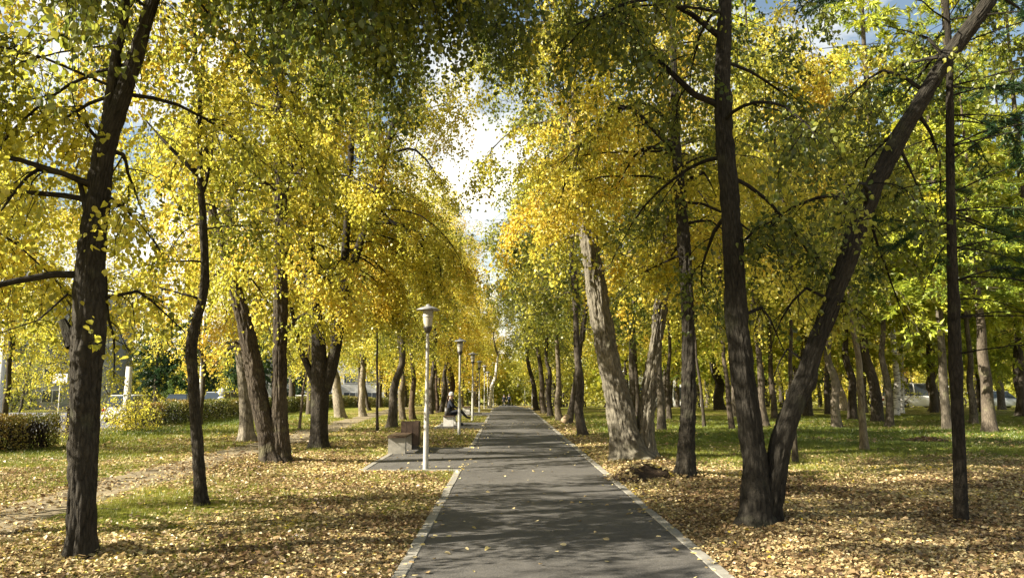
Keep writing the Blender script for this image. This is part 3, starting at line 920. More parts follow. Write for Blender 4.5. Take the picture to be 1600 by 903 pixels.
MIDC = [make_crown(100 + k, 9.5 + 0.8 * (k % 3), 2.9 + 0.25 * (k % 2), 0.105, 54, dict(sub_dens=2.6, twig_dens=4.6, twig_len=0.6, leaf_dens=21, spread=0.10)) for k in range(5)]
FARC = [make_crown(200 + k, 10 + 1.2 * (k % 3), 3.2, 0.175, 46, dict(sub_dens=2.2, twig_dens=3.6, twig_len=0.7, leaf_dens=14, spread=0.15)) for k in range(5)]
THINC = make_crown(150, 9.5, 3.2, 0.10, 15, dict(sub_dens=1.6, twig_dens=3.6, twig_len=0.6, leaf_dens=20, spread=0.08))  # open crown for the added shade tree, its gaps let sun streaks through
BUSHC = [make_crown(240 + k, 3.4, 1.9, 0.16, 24, dict(sub_dens=2.0, twig_dens=2.8, twig_len=0.5, leaf_dens=10, spread=0.1)) for k in range(3)]


def make_conifer(seed, H, R, needle, nwhorl, dens, sparse=1.0, droop=0.5, mat='needle', width=1.0):
    rng = np.random.default_rng(seed)
    br, cr = Acc(), Acc()
    pts = [(rng.normal(0, .04) * (k > 0), rng.normal(0, .04) * (k > 0), H * k / 5) for k in range(6)]
    L, Rr = add_stem(br, pts, [0.11, 0.1, 0.08, 0.055, 0.035, 0.01], 8, 0.6, 0.04, 0, seed)
    n = nwhorl * 5
    O, D, Ln, r = limbs_from(L, Rr, 0.1, H * 0.98, n, R, rng, (0.5, -0.05), prof=lambda s: np.clip(1.05 - s, 0.12, 1) ** 0.8)
    k = rng.random(n) < sparse
    O, D, Ln, r = O[k], D[k], Ln[k], r[k]
    P0 = integrate(O, D, Ln, 7, droop * (0.5 + rng.random(len(Ln))), 0.06, rng)
    t = np.linspace(0, 1, 7)[None]
    br.add(*batch_tube(P0, np.maximum(np.clip(r * .5, .008, .03)[:, None] * (1 - 0.8 * t), 0.005), 5, seed)[:3])
    pos, D, L1, _, _ = children(P0, Ln, 4.0, 0.15, 1, 0.9, 0.34, rng, 0.25, 0.12)
    P1 = integrate(pos, D, L1, 4, 0.5, 0.08, rng)
    br.add(*batch_tube(P1, np.full((len(P1), 4), 0.005), 3, seed)[:3])
    nn = np.maximum(1, np.round(L1 * dens)).astype(int)
    idx = np.repeat(np.arange(len(P1)), nn)
    f = rng.random(len(idx)) * 3; kk = np.minimum(f.astype(int), 2); u = (f - kk)[:, None]
    c = P1[idx, kk] * (1 - u) + P1[idx, kk + 1] * u
    T = unit(P1[idx, kk + 1] - P1[idx, kk])
    ax = T * 0.7 + rng.normal(0, 0.5, c.shape); nm = rng.normal(0, 1, c.shape)
    hue = 0.5 + (vnoise(c * 0.8, seed) - 0.5) * 1.1
    tpl = TPLN * np.array([width, 1, 1])
    put_leaves(cr, c, ax, nm, needle * rng.uniform(.7, 1.3, len(c)), hue, rng, tpl, TPL4_F)
    return (br.mesh('branches', [M['bark_far']], smooth=True, attrs=('bco',)), cr.mesh('crown', [M[mat]], attrs=('hue', 'rnd')), H)


CONC = [make_conifer(300, 11, 3.0, 0.17, 24, 90, 0.9, 0.6, width=2.0), make_conifer(301, 10, 2.6, 0.17, 22, 90, 0.9, 0.3, width=2.0)]
SPRC = [make_conifer(310, 13, 3.0, 0.30, 24, 42, 1.0, 0.8, width=2.2)]


def set_tree(name, label, group, base, lean, th, r, crown, cs, hue, bark='bark_far', tint=(1, 1, 1), rz=0.0, seed=1, cat='tree', trunk_mesh=None, ground_flare=0.35):
    """a trunk from its base along its lean up to height th, with a shared crown on it"""
    root = empty(name, base, label, cat, group)
    if trunk_mesh is None:
        acc = Acc()
        lean = np.asarray(lean, float)
        rng = np.random.default_rng(seed)
        pts = [np.array([0, 0, -0.15])]; rad = [r * 1.05]
        for k in range(1, 6):
            z = th * k / 5 + (0.6 if k == 5 else 0)
            w = rng.normal(0, r * 0.35, 2) if k < 5 else np.zeros(2)
            pts.append(np.array([lean[0] * z + w[0], lean[1] * z + w[1], z])); rad.append(r * (1 - 0.09 * k))
        add_stem(acc, pts, rad, 16, 0.25, 0.09, ground_flare, seed, knots=2)
        t = acc.build('trunk', M[bark], root, smooth=True, attrs=('bco',))
        top = (lean[0] * th, lean[1] * th, th)
    else:
        t = obj('trunk', trunk_mesh, root)
        top = (0, 0, th)
    t.color = (*tint, 1)
    for nm, me in (('branches', crown[0]), ('crown', crown[1])):
        o = obj(nm, me, root)
        o.location = top; o.scale = (cs[0], cs[0], cs[1]); o.rotation_euler = (0, 0, rz)
        o.color = (hue, 0, 0, 1) if nm == 'crown' else (*[v * 0.8 for v in tint], 1)
    return root


def mid(px, py, w, x2, y2, th, crown, cs, hue, label, name=LIN, bark='bark_far', tint=(1, 1, 1), group=None, seed=None):
    b = G(px, py); Y = b[1]
    q = P(x2, y2, Y)
    dz = q[2] - b[2]
    lean = ((q[0] - b[0]) / dz, 0.0)
    seed = seed or int(px * 7 + py)
    return set_tree(name, label, group, b, lean, th, w / 2 / F * Y, crown, cs, hue, bark, tint, (seed * 1.7) % 6.28, seed)


g_l = 'lindens along the walk beyond the first bench'
mid(533, 653, 17, 523, 590, 3.4, MIDC[0], (1, .9), 0.66, 'pale furrowed trunk leaning away from the walk in front of the hedge', tint=(1.2, 1.15, 1.05), bark='bark_pale')
mid(567, 650, 11, 566, 600, 3.2, MIDC[1], (.95, .9), 0.62, 'short-looking pale trunk by the hedge with a thin leaning trunk touching it', tint=(1.2, 1.15, 1.05), bark='bark_pale')
mid(578, 641, 6, 571, 612, 3.0, MIDC[2], (.7, .8), 0.60, 'thin leaning trunk tucked behind the short-looking pale trunk', tint=(.8, .75, .7))
mid(611, 668, 16, 624, 560, 3.2, MIDC[3], (1, .95), 0.52, 'dark trunk leaning toward the walk behind the wooden litter bin', tint=(.9, .85, .8))
mid(630, 656, 10, 628, 600, 3.2, MIDC[4], (1, .95), 0.58, 'slender mottled trunk just beyond the leaning one by the bin', tint=(1.3, 1.2, 1.0))
mid(645, 655, 10, 644, 600, 3.2, MIDC[0], (1, 1), 0.72, 'straight brown trunk seen just above the wooden litter bin', tint=(1.0, .8, .6))
mid(672, 646, 10, 678, 560, 4.4, MIDC[1], (1, 1), 0.74, 'tall straight trunk rising behind the nearest lamp post', tint=(.9, .85, .8))
mid(688, 644, 8, 696, 590, 4.0, MIDC[2], (1, 1), 0.80, 'thin dark trunk leaning right behind the seated person', tint=(.7, .65, .6))
mid(684, 644, 5, 681, 590, 4.0, MIDC[3], (.8, 1), 0.85, 'thin brown trunk forming a V with its leaning neighbour', tint=(1.0, .8, .7))
mid(704, 640, 10, 705, 560, 4.0, MIDC[4], (1, 1), 0.86, 'reddish-brown trunk under orange leaves behind the seated person', tint=(1.1, .8, .6))
mid(590, 674, 4.5, 588, 560, 4.2, MIDC[1], (.45, .6), 0.55, 'thin dark sapling with a straight stem beside the trail end', name='linden_sapling', tint=(.6, .55, .5))
mid(467, 671, 4.5, 476, 600, 2.6, MIDC[2], (.28, .3), 0.7, 'pale crooked sapling between two thick trunks before the hedge', name='linden_sapling', tint=(1.7, 1.5, 1.3))
# right row along the walk
mid(912, 680, 15, 903, 520, 4.2, MIDC[0], (1.25, 1.1), 0.45, 'dark straight trunk next to the leaning trunk with a sawn stub', tint=(.85, .8, .75))
mid(888, 662, 11, 902, 575, 3.6, MIDC[1], (1.2, 1.1), 0.42, 'leaning trunk with a pale sawn stub at its foot', tint=(.8, .75, .7))
mid(875, 657, 10, 870, 545, 4.0, MIDC[2], (1.3, 1.1), 0.50, 'speckled pale trunk in the row just past the leaning trunk', tint=(1.5, 1.4, 1.2))
mid(861, 650, 9, 856, 560, 3.9, MIDC[3], (1, 1), 0.40, 'dark trunk next beyond the speckled pale trunk', tint=(.7, .65, .6))
mid(852, 645, 10, 841, 560, 4.0, MIDC[4], (1, 1), 0.48, 'grey trunk leaning over the walk, third beyond the sawn stub', tint=(1.1, 1.0, .9))
mid(839, 641, 9, 824, 545, 4.0, MIDC[0], (1, 1), 0.5, 'dark trunk bowing over the walk at the far end of the row', tint=(.6, .55, .5))
# lawn on the right
mid(1034, 671, 13, 1030, 590, 5.5, MIDC[1], (1, 1), 0.62, 'straight grey-brown trunk seen right through the V of the huge double trunk', tint=(1.0, .95, .85))
mid(1046, 655, 8, 1044, 560, 5.5, CONC[0], (.8, 1), 0.40, 'thin dark pine trunk in front of the white building', name='pine_tree', tint=(.7, .65, .6))
mid(996, 650, 7, 993, 560, 6, CONC[1], (.7, 1), 0.40, 'slim dark pine trunk framed by the V of the huge double trunk', name='pine_tree', tint=(.7, .65, .6))
mid(1101, 667, 5, 1094, 600, 4.5, MIDC[2], (.6, .8), 0.6, 'very thin leaning trunk on the shaded lawn past the bowed trunk', tint=(.7, .65, .6))
mid(1145, 671, 9, 1136, 600, 4.4, MIDC[3], (.9, 1), 0.70, 'thin brown leaning trunk under orange leaves beside the V-shaped linden', tint=(.9, .8, .7))
mid(1125, 640, 17, 1118, 590, 4.4, MIDC[4], (1.1, 1), 0.55, 'broad black rough trunk far across the lawn', tint=(.5, .48, .45))
mid(1198, 667, 12, 1190, 600, 4.4, MIDC[0], (1, 1), 0.66, 'grey trunk half hidden by the upright stem of the V-shaped linden', tint=(1.1, 1.0, .9))
mid(1210, 655, 10, 1207, 600, 4.4, MIDC[1], (1, 1), 0.70, 'brown trunk seen in the V of the V-shaped linden', tint=(.8, .72, .65))
mid(1243, 723, 8.5, 1240, 660, 3.6, MIDC[2], (.42, .5), 0.62, 'thin young trunk close behind the slanting stem', name='linden_sapling', tint=(.7, .65, .55))
mid(1308, 667, 15, 1297, 560, 4.6, MIDC[3], (1, 1), 0.60, 'pale grey trunk on the lawn behind the slanting stem', tint=(1.7, 1.6, 1.45))
mid(1317, 641, 16, 1311, 580, 4.6, MIDC[4], (1, 1), 0.66, 'light beige trunk far behind the pale grey trunk', tint=(2.0, 1.85, 1.6), bark='bark_pale')
mid(1332, 656, 14, 1326, 560, 5.0, MIDC[0], (1, 1), 0.5, 'dark upright trunk between the beige trunk and the thin pale one', tint=(.6, .55, .5))
mid(1351, 703, 12, 1338, 560, 4.0, MIDC[1], (.55, .6), 0.45, 'slim pale sunlit trunk standing alone on the lawn', tint=(1.9, 1.75, 1.4))
mid(1370, 659, 18, 1352, 540, 5.2, MIDC[2], (1, 1), 0.48, 'dark trunk with a wide base next to the birch', tint=(.7, .65, .6))
mid(1399, 649, 11, 1394, 500, 8.0, MIDC[3], (.9, .8), 0.62, 'slender white birch with black marks and a dark foot', name='birch_tree', bark='birch')
mid(1407, 645, 9, 1409, 500, 9.0, MIDC[4], (.9, .8), 0.64, 'white birch stem just behind the slender birch', name='birch_tree', bark='birch')
mid(1462, 642, 16, 1459, 580, 4.6, MIDC[0], (1.1, 1), 0.5, 'thick pale-brown trunk with spreading roots far on the lawn', tint=(1.2, 1.05, .85))
mid(1481, 671, 14, 1472, 500, 7.0, CONC[0], (1.0, .9), 0.62, 'tall grey larch trunk just beside the thin black trunk', name='larch_tree', tint=(1.3, 1.25, 1.15))
mid(1548, 674, 20, 1535, 540, 4.6, CONC[1], (1.2, .9), 0.60, 'thick grey larch trunk widening at its base on the green lawn', name='larch_tree', tint=(1.2, 1.1, 1.0))
mid(1533, 637, 10, 1530, 560, 5.0, CONC[0], (1, 1), 0.55, 'dark trunk close behind the thick grey larch', name='larch_tree', tint=(.6, .55, .5))
mid(1593, 650, 14, 1590, 560, 5.0, MIDC[2], (1, 1), 0.55, 'grey trunk at the rim of view past the thick grey larch', tint=(1.0, .95, .9))

# the thin black pine with long bare side branches near the right edge
def pine_near():
    rng = np.random.default_rng(77)
    tr, br, cr = Acc(), Acc(), Acc()
    Y = 8.95
    pts, rad = [], []
    for q in ((1502, 815, 21), (1500, 740, 19), (1497, 660, 18), (1492, 540, 19), (1489, 440, 16), (1486, 330, 14), (1484, 180, 12), (1482, 60, 10)):
        pts.append(P(q[0], q[1], Y)); rad.append(q[2] / 2 / F * Y)
    pts += [pts[-1] + np.array([0, 0, 2.0]), pts[-1] + np.array([0, 0, 4.2])]; rad += [.035, .012]
    pts[0][2] = -0.1
    base = np.array([pts[0][0], pts[0][1], float(gz(pts[0][0], pts[0][1])) - .02])
    L, R = add_stem(tr, pts, rad, 22, 0.1, 0.08, 0.15, 5, knots=6)
    # dead and living branches in whorls
    zs = [(1.95 + 0.42 * k) for k in range(18)]
    O, D, Ln = [], [], []
    for z in zs:
        k = int(np.clip(np.searchsorted(L[:, 2], z), 1, len(L) - 1))
        for j in range(2):
            az = rng.normal(0.3, 0.9)
            el = rng.normal(0.12, 0.12)
            O.append(L[k]); D.append((math.cos(az) * math.cos(el), math.sin(az) * math.cos(el), math.sin(el)))
            Ln.append(rng.uniform(1.0, 2.6) * (1.0 if z > 2.5 else 0.7))
    for (a, b, c) in (((1490, 345), (1440, 352), (1360, 372)), ((1490, 335), (1550, 342), (1640, 350)), ((1490, 470), (1540, 466), (1620, 462)),
                      ((1487, 300), (1545, 285), (1640, 235)), ((1490, 350), (1430, 345), (1350, 350)), ((1490, 355), (1420, 370), (1380, 400)), ((1490, 340), (1560, 360), (1660, 385)), ((1487, 150), (1550, 120), (1660, 110)), ((1487, 190), (1550, 180), (1650, 160)), ((1486, 130), (1540, 90), (1620, 60)), ((1486, 210), (1550, 215), (1640, 250)), ((1486, 250), (1550, 220), (1640, 210)), ((1488, 365), (1460, 410), (1420, 425))):
        p0, p1, p2 = P(*a, Y), P(*b, Y), P(*c, Y - 0.3)
        O.append(p0); D.append(p1 - p0); Ln.append(float(np.linalg.norm(p2 - p0)))
    O, D, Ln = np.array(O), unit(np.array(D)), np.array(Ln)
    P0 = integrate(O, D, Ln, 8, 0.30, 0.12, rng)
    t = np.linspace(0, 1, 8)[None]
    br.add(*batch_tube(P0, np.maximum(0.011 * (1 - 0.75 * t), 0.0035) * np.ones((len(Ln), 1)), 5, 1)[:3])
    pos, D1, L1, tt, idx = children(P0, Ln, 4.5, 0.3, 1, 0.8, 0.28, rng, 0.2, 0.15)
    P1 = integrate(pos, D1, L1, 4, 0.1, 0.1, rng)
    br.add(*batch_tube(P1, np.full((len(P1), 4), 0.004), 3, 2)[:3])
    live = (P1[:, 0, 2] > 2.9) & (P1[:, 0, 1] > 5)
    P1, L1 = P1[live], L1[live]
    nn = np.maximum(1, np.round(L1 * 300)).astype(int)
    ix = np.repeat(np.arange(len(P1)), nn)
    f = rng.random(len(ix)) * 3; kk = np.minimum(f.astype(int), 2); u = (f - kk)[:, None]
    c = P1[ix, kk] * (1 - u) + P1[ix, kk + 1] * u
    T = unit(P1[ix, kk + 1] - P1[ix, kk])
    put_leaves(cr, c, T * 0.8 + rng.normal(0, .5, c.shape), rng.normal(0, 1, c.shape), 0.085 * rng.uniform(.7, 1.3, len(c)), 0.5 + (vnoise(c, 3) - .5), rng, TPLN * np.array([1.0, 1, 1]), TPL4_F)
    group_tree('pine_tree', 'thin black pine trunk with long thin side branches on the leaf-strewn lawn', 'tree', None, base, (tr, br, cr), (M['bark'], M['needle']), 0.22, (.5, .47, .43))


pine_near()

# ------------------------------------------------------------------ far trees, shared meshes
def far_trunk(seed, r, h, bark):
    acc = Acc(); rng = np.random.default_rng(seed)
    pts = [(0, 0, -0.3)] + [(rng.normal(0, .05), rng.normal(0, .05), h * k / 3) for k in (1, 2)] + [(0, 0, h + .6)]
    add_stem(acc, pts, [r * 1.1, r, r * .9, r * .7], 10, 0.5, 0.08, 0.3, seed)
    return acc.mesh('trunk', [M[bark]], smooth=True, attrs=('bco',))


FT = [far_trunk(400 + k, 0.15 + 0.03 * k, 4.2, 'bark_far') for k in range(4)]
FTB = far_trunk(410, 0.13, 4.2, 'birch')
rng = np.random.default_rng(99)
taken = []


def scatter_trees(n, xr, yr, mind, crowns, hue, label, group, name=LIN, cs=(0.9, 1.2), cat='tree', trunk=None, tint=(0.6, 1.4), avoid=None):
    k = 0; tries = 0
    while k < n and tries < 4000:
        tries += 1
        x, y = rng.uniform(*xr), rng.uniform(*yr)
        if avoid is not None and avoid(x, y): continue
        if any((x - a) ** 2 + (y - b) ** 2 < mind ** 2 for a, b in taken): continue
        taken.append((x, y)); s = rng.uniform(*cs)
        tn = rng.uniform(*tint)
        set_tree(name, label, group, (x, y, float(gz(x, y))), (0, 0), rng.uniform(2.5, 3.9), .2, crowns[rng.integers(len(crowns))], (s, s * rng.uniform(.9, 1.1)),
                 float(np.clip(rng.normal(hue, 0.07), 0, 1)), tint=(tn, tn * .95, tn * .88), rz=rng.uniform(0, 6.28), trunk_mesh=(FT[rng.integers(4)] if trunk is None else trunk), cat=cat)
        k += 1


nop = lambda x, y: abs(x - 0.5) < 3.2
scatter_trees(16, (-11, -3.2), (50, 115), 3.4, FARC, 0.78, 'golden linden among the far trees beside the walk on the lamp side', 'far golden lindens on the lamp side of the walk', avoid=nop)
scatter_trees(14, (3.4, 8), (58, 120), 3.4, FARC, 0.52, 'green-gold linden among the far trees across the walk from the lamps', 'far lindens across the walk from the lamps', avoid=nop)
scatter_trees(6, (10, 34), (38, 50), 4.0, CONC, 0.76, 'tall lime-yellow larch standing in the sunlit middle of the lawn', 'larches in the middle of the lawn', name='larch_tree', cs=(1.35, 1.6))
scatter_trees(4, (8, 30), (38, 50), 4.0, MIDC, 0.66, 'yellow-green linden standing in the middle of the lawn', 'lindens in the middle of the lawn', cs=(1.2, 1.4))
scatter_trees(24, (8, 50), (50, 86), 5.0, FARC, 0.67, 'yellow-green park tree among the many at the back of the lawn', 'park trees at the back of the lawn')
scatter_trees(12, (9, 48), (44, 80), 4.0, CONC, 0.74, 'lime-yellow larch with feathery sprays among the trees of the lawn', 'larches at the back of the lawn', name='larch_tree', cs=(1.0, 1.4))
scatter_trees(10, (20, 75), (85, 125), 5.0, FARC, 0.66, 'yellow tree in the farthest rank behind the lawn', 'farthest rank of trees behind the lawn', cs=(1.1, 1.5))
scatter_trees(9, (-14.5, -9), (44, 100), 4.5, FARC, 0.62, 'yellow-green tree standing by the far part of the clipped hedge', 'trees by the far part of the hedge', cs=(.8, 1.0))
scatter_trees(9, (-24, 24), (150, 185), 6.0, FARC, 0.74, 'golden tree closing the view where the walk ends', 'golden trees closing the view down the walk', cs=(1.3, 1.8))
scatter_trees(30, (-95, -43), (62, 140), 6, FARC, 0.60, 'yellow-green tree on the other side of the street', 'trees across the street', cs=(1.0, 1.4))
scatter_trees(6, (-40, -26), (84, 112), 3.2, SPRC, 0.30, 'dark green spruce across the street behind the tall pole', 'dark spruces across the street', name='spruce_tree', cs=(.9, 1.1))
scatter_trees(3, (26, 34), (70, 84), 3, SPRC, 0.25, 'dark spruce with low boughs deep at the back of the lawn', 'dark spruces at the back of the lawn', name='spruce_tree', cs=(.5, .6))

rw = np.random.default_rng(31)
acc = Acc()
for k in range(190):
    a_ = -0.95 + 1.9 * (k + rw.random()) / 190
    rr_ = rw.uniform(140, 190)
    if a_ < -0.12: rr_ = rw.uniform(150, 200)
    cx, cy_ = math.sin(a_) * rr_, math.cos(a_) * rr_
    hgt = rw.uniform(9, 17); wd = rw.uniform(3.0, 5.0)
    m = 950
    u = rw.normal(0, 1, (m, 3)); u = unit(u) * rw.random((m, 1)) ** 0.4
    p = np.stack([cx + u[:, 0] * wd, cy_ + u[:, 1] * wd, float(gbase(cx, cy_)) + hgt * (.5 + .52 * u[:, 2])], -1)
    p = p + (np.stack([vnoise(p * .35, j) for j in (1, 2, 3)], -1) - .5) * 3.0
    hv = float(np.clip(rw.normal(.58, .14), .2, .9))
    put_leaves(acc, p, rw.normal(0, .6, p.shape) + np.array([0, 0, -.3]), rw.normal(0, .7, p.shape) + np.array([0, -.2, .5]), .75 * rw.uniform(.5, 1.3, m),
               np.clip(hv + (vnoise(p * .25, 7) - .5) * .5, 0, 1), rw, TPL4, TPL4_F)
dw = acc.build('distant_woods', M['leaf_far']); dw.color = (.56, 0, 0, 1)
tag(dw, kind='stuff')

set_tree(LIN, 'sparse low linden added out of view to shade the near walk', None, (-9.2, 3.6, float(gz(-9.2, 3.6))), (0, 0), 2.6, .14, THINC, (.85, .6), .66, seed=91)  # unseen tree, added so its thin crown casts broken shade on the walk

# white leaning trunk far down the walk and low bushes
b = G(775, 634)
set_tree('birch_tree', 'bright white crooked trunk bending over the far end of the walk', None, (b[0] - .1, 74, float(gz(b[0], 74))), (0.16, 0), 5.0, 0.2, FARC[1], (.8, .8), 0.7, bark='birch', seed=9)


def bush(x, y, s, hue, label, group, c):
    root = empty('bush', (x, y, float(gz(x, y)) - .1), label, 'bush', group)
    for nm, me in (('branches', BUSHC[c][0]), ('foliage', BUSHC[c][1])):
        o = obj(nm, me, root); o.scale = (s, s, s * .8); o.rotation_euler = (0, 0, x * 3.1); o.color = (hue, 0, 0, 1) if nm == 'foliage' else (1, 1, 1, 1)


for k in range(30):
    x = 5 + k * 1.7 + rng.uniform(-.6, .6); y = 68 + rng.uniform(-6, 14)
    bush(x, y, rng.uniform(.7, 1.2), rng.uniform(.52, .70), 'pale yellow-green bush in the low thicket behind the lawn', 'low thicket behind the lawn', k % 3)
for k in range(7):
    x = -13 + k * 1.4; y = 92 + rng.uniform(-5, 8)
    bush(x, y, rng.uniform(.6, .9), rng.uniform(.5, .66), 'low yellowish bush far off between the hedge and the walk', 'low bushes far off on the lamp side', k % 3)

for k in range(18):
    bush(-43 - k * 2.6 + rng.uniform(-1, 1), 66 + rng.uniform(0, 30) + k, rng.uniform(1.0, 1.7), rng.uniform(.45, .7), 'low bush along the other side of the street', 'bushes across the street', k % 3)
for k, (x, y, th, c, s, h, lab) in enumerate(((-14.6, 25.6, 1.9, 0, .78, .72, 'yellow linden with boughs hanging to the clipped hedge beside the white concrete post'),
                                           (-13.6, 18.2, 2.1, 1, .72, .68, 'yellow linden whose low boughs hang in front of the street above the first hedge'),
                                           (-12.6, 31.5, 2.3, 2, .8, .74, 'golden linden with low sweeping boughs before the long hedge'))):
    set_tree(LIN, lab, None, (x, y, float(gz(x, y))), (0.02, 0), th, .13, MIDC[c], (s, s), h, tint=(.7, .65, .6), seed=k + 50, rz=k * 2.0)

for k, (x, y, th, s, h, lab) in enumerate(((-15.6, 19.6, 3.2, .95, .67, 'tall yellow linden by the street behind the thick forked trunk'), (-16.4, 25.0, 3.0, 1.0, .62, 'yellow-green linden at the street edge, its crown above the white concrete post'),)):
    set_tree(LIN, lab, None, (x, y, float(gz(x, y))), (0.02, 0), th, .12, MIDC[(k + 3) % 5], (s, s), h, tint=(.7, .67, .62), seed=k + 70, rz=k * 1.3)
for k, (x, y, th, s, h, lab) in enumerate(((15.5, 30.5, 4.8, 1.7, .74, 'tall bright larch behind the slanting stem of the V-shaped linden'), (20.5, 33, 4.6, 1.75, .76, 'tall lime-yellow larch rising behind the thin black pine'),
                                        (25.0, 35, 4.4, 1.75, .70, 'tall green-yellow larch at the rim of view behind the pine boughs'), (11.8, 34.5, 5.0, 1.75, .72, 'tall feathery larch seen above the V of the V-shaped linden'))):
    set_tree('larch_tree', lab, None, (x, y, float(gz(x, y))), (0.0, 0), th, .16, CONC[k % 2], (s, s), h, tint=(1.1, 1.05, .95), seed=k + 80, rz=k * 1.9)

# ------------------------------------------------------------------ hedges and the bare shrub
def hedge(label, line, w, h, n, leaf, seed, hue, name='hedge'):
    rng = np.random.default_rng(seed)
    line = np.array(line, float)
    seg = np.linalg.norm(np.diff(line, axis=0), axis=1); cum = np.concatenate([[0], np.cumsum(seg)])
    s = rng.uniform(0, cum[-1], n)
    cx = np.interp(s, cum, line[:, 0]); cy = np.interp(s, cum, line[:, 1])
    k = np.clip(np.searchsorted(cum, s) - 1, 0, len(seg) - 1)
    d = unit(np.diff(line, axis=0))[k]; nrm = np.stack([-d[:, 1], d[:, 0]], -1)
    q = rng.uniform(-1, 1, n); z = rng.uniform(0.05, 1, n)
    face = rng.random(n)
    q = np.where(face < .45, np.sign(q) * rng.uniform(.75, 1.0, n), q)
    z = np.where(face > .65, rng.uniform(.82, 1.0, n), z)
    hh = h * (1 + 0.22 * (n2(s, s * 0, 0.8, seed) - .5)); ww = w / 2 * (1 + .3 * (n2(s, z * 2, 1.2, seed + 1) - .5))
    x = cx + nrm[:, 0] * q * ww; y = cy + nrm[:, 1] * q * ww
    zz = gz(cx, cy) + z * hh + rng.normal(0, .03, n)
    acc = Acc()
    c = np.stack([x, y, zz], -1)
    ax = rng.normal(0, .6, c.shape) + np.array([0, 0, .4]); nm = rng.normal(0, .7, c.shape); nm[:, :2] += nrm * q[:, None] * .8; nm[:, 2] += .3
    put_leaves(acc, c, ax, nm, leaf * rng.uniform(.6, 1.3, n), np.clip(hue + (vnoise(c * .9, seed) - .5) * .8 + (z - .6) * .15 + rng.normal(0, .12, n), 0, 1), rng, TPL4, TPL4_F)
    root = empty(name, (line[0][0], line[0][1], float(gz(line[0][0], line[0][1]))), label, 'hedge')
    org = np.array(root.location)
    acc.build('foliage', M['hedge'], root, org)
    tw = Acc()
    m = n // 14
    O = np.stack([cx[:m] + nrm[:m, 0] * q[:m] * .25 * w, cy[:m] + nrm[:m, 1] * q[:m] * .25 * w, gz(cx[:m], cy[:m])], -1)
    D = np.stack([rng.normal(0, .25, m), rng.normal(0, .25, m), np.ones(m)], -1)
    tw.add(*batch_tube(integrate(O, D, h * rng.uniform(.7, 1.0, m), 4, -.1, .1, rng), np.full((m, 4), .006), 3, seed)[:3])
    t = tw.build('stems', M['bark'], root, org, True, ('bco',)); t.color = (1, .9, .8, 1)


hedge('low brown-green clipped hedge ending at the gap, nearest stretch by the street', [(-16.2, 17.5), (-12.3, 19.8), (-12.6, 20.7)], 1.1, 0.85, 16000, .05, 51, .62)
hedge('long clipped hedge running along the street behind the trunks', [(-14.6, 30.8), (-14.4, 36), (-14.2, 48), (-13.8, 62), (-13, 84)], 1.1, 0.95, 70000, .075, 52, .45)
rngs = np.random.default_rng(61)
br, cr = Acc(), Acc()
O = np.tile(np.array([[-12.6, 22.3, 0.0]]), (26, 1)) + rngs.normal(0, .25, (26, 3)) * np.array([1, 1, 0])
D = np.stack([rngs.normal(0, .45, 26), rngs.normal(0, .45, 26), np.ones(26)], -1)
flesh(br, cr, integrate(O, D, rngs.uniform(.8, 1.4, 26), 7, .3, .12, rngs), np.full(26, 1.1), np.full(26, .008), dict(leaf=.045, leaf_dens=7, sub_dens=5, twig_dens=6, twig_len=.22, twig_droop=.2, sub_droop=.1, sub_len=.35), rngs, 5)
root = empty('shrub', (-12.6, 22.3, 0), 'half-bare greyish shrub in the gap of the hedge', 'shrub')
o = br.build('branches', M['bark_pale'], root, (-12.6, 22.3, 0), True, ('bco',)); o.color = (1.3, 1.2, 1.1, 1)
o = cr.build('foliage', M['leaf'], root, (-12.6, 22.3, 0)); o.color = (.72, 0, 0, 1)
# yellow shrub leaning on the white post
rngs = np.random.default_rng(62)
br, cr = Acc(), Acc()
O = np.tile(np.array([[-14.1, 28.6, 0.0]]), (30, 1)) + rngs.normal(0, .5, (30, 3)) * np.array([1, 1, 0])
D = np.stack([rngs.normal(0, .5, 30), rngs.normal(0, .5, 30), np.ones(30)], -1)
flesh(br, cr, integrate(O, D, rngs.uniform(.9, 1.8, 30), 7, .4, .12, rngs), np.full(30, 1.4), np.full(30, .01), dict(leaf=.085, leaf_dens=14, sub_dens=4, twig_dens=5, twig_len=.3, tpl=4), rngs, 6)
root = empty('shrub', (-14.1, 28.6, 0), 'leafy yellow shrub at the foot of the white concrete post', 'shrub')
br.build('branches', M['bark'], root, (-14.1, 28.6, 0), True, ('bco',))
o = cr.build('foliage', M['leaf'], root, (-14.1, 28.6, 0)); o.color = (.66, 0, 0, 1)

# ------------------------------------------------------------------ fallen leaves and grass on the ground
rng = np.random.default_rng(123)


def on_pave(x, y):
    p = (x > PX0 - .12) & (x < PX1 + .12)
    for a, b in RECS:
        p = p | ((x > -2.84) & (x < PX0) & (y > a - .12) & (y < b + .12))
    return p


def trail_d(x, y):
    return np.abs(x - np.interp(y, [q[1] for q in tw], [q[0] for q in tw]))


def ground_pts(n, y0, y1, pw=1.0):
    u = rng.random(n)
    y = (y0 ** pw + (y1 ** pw - y0 ** pw) * u) ** (1 / pw)
    x = rng.uniform(-1, 1, n) * (0.80 * y + 1.6) + 0.1
    return x, y


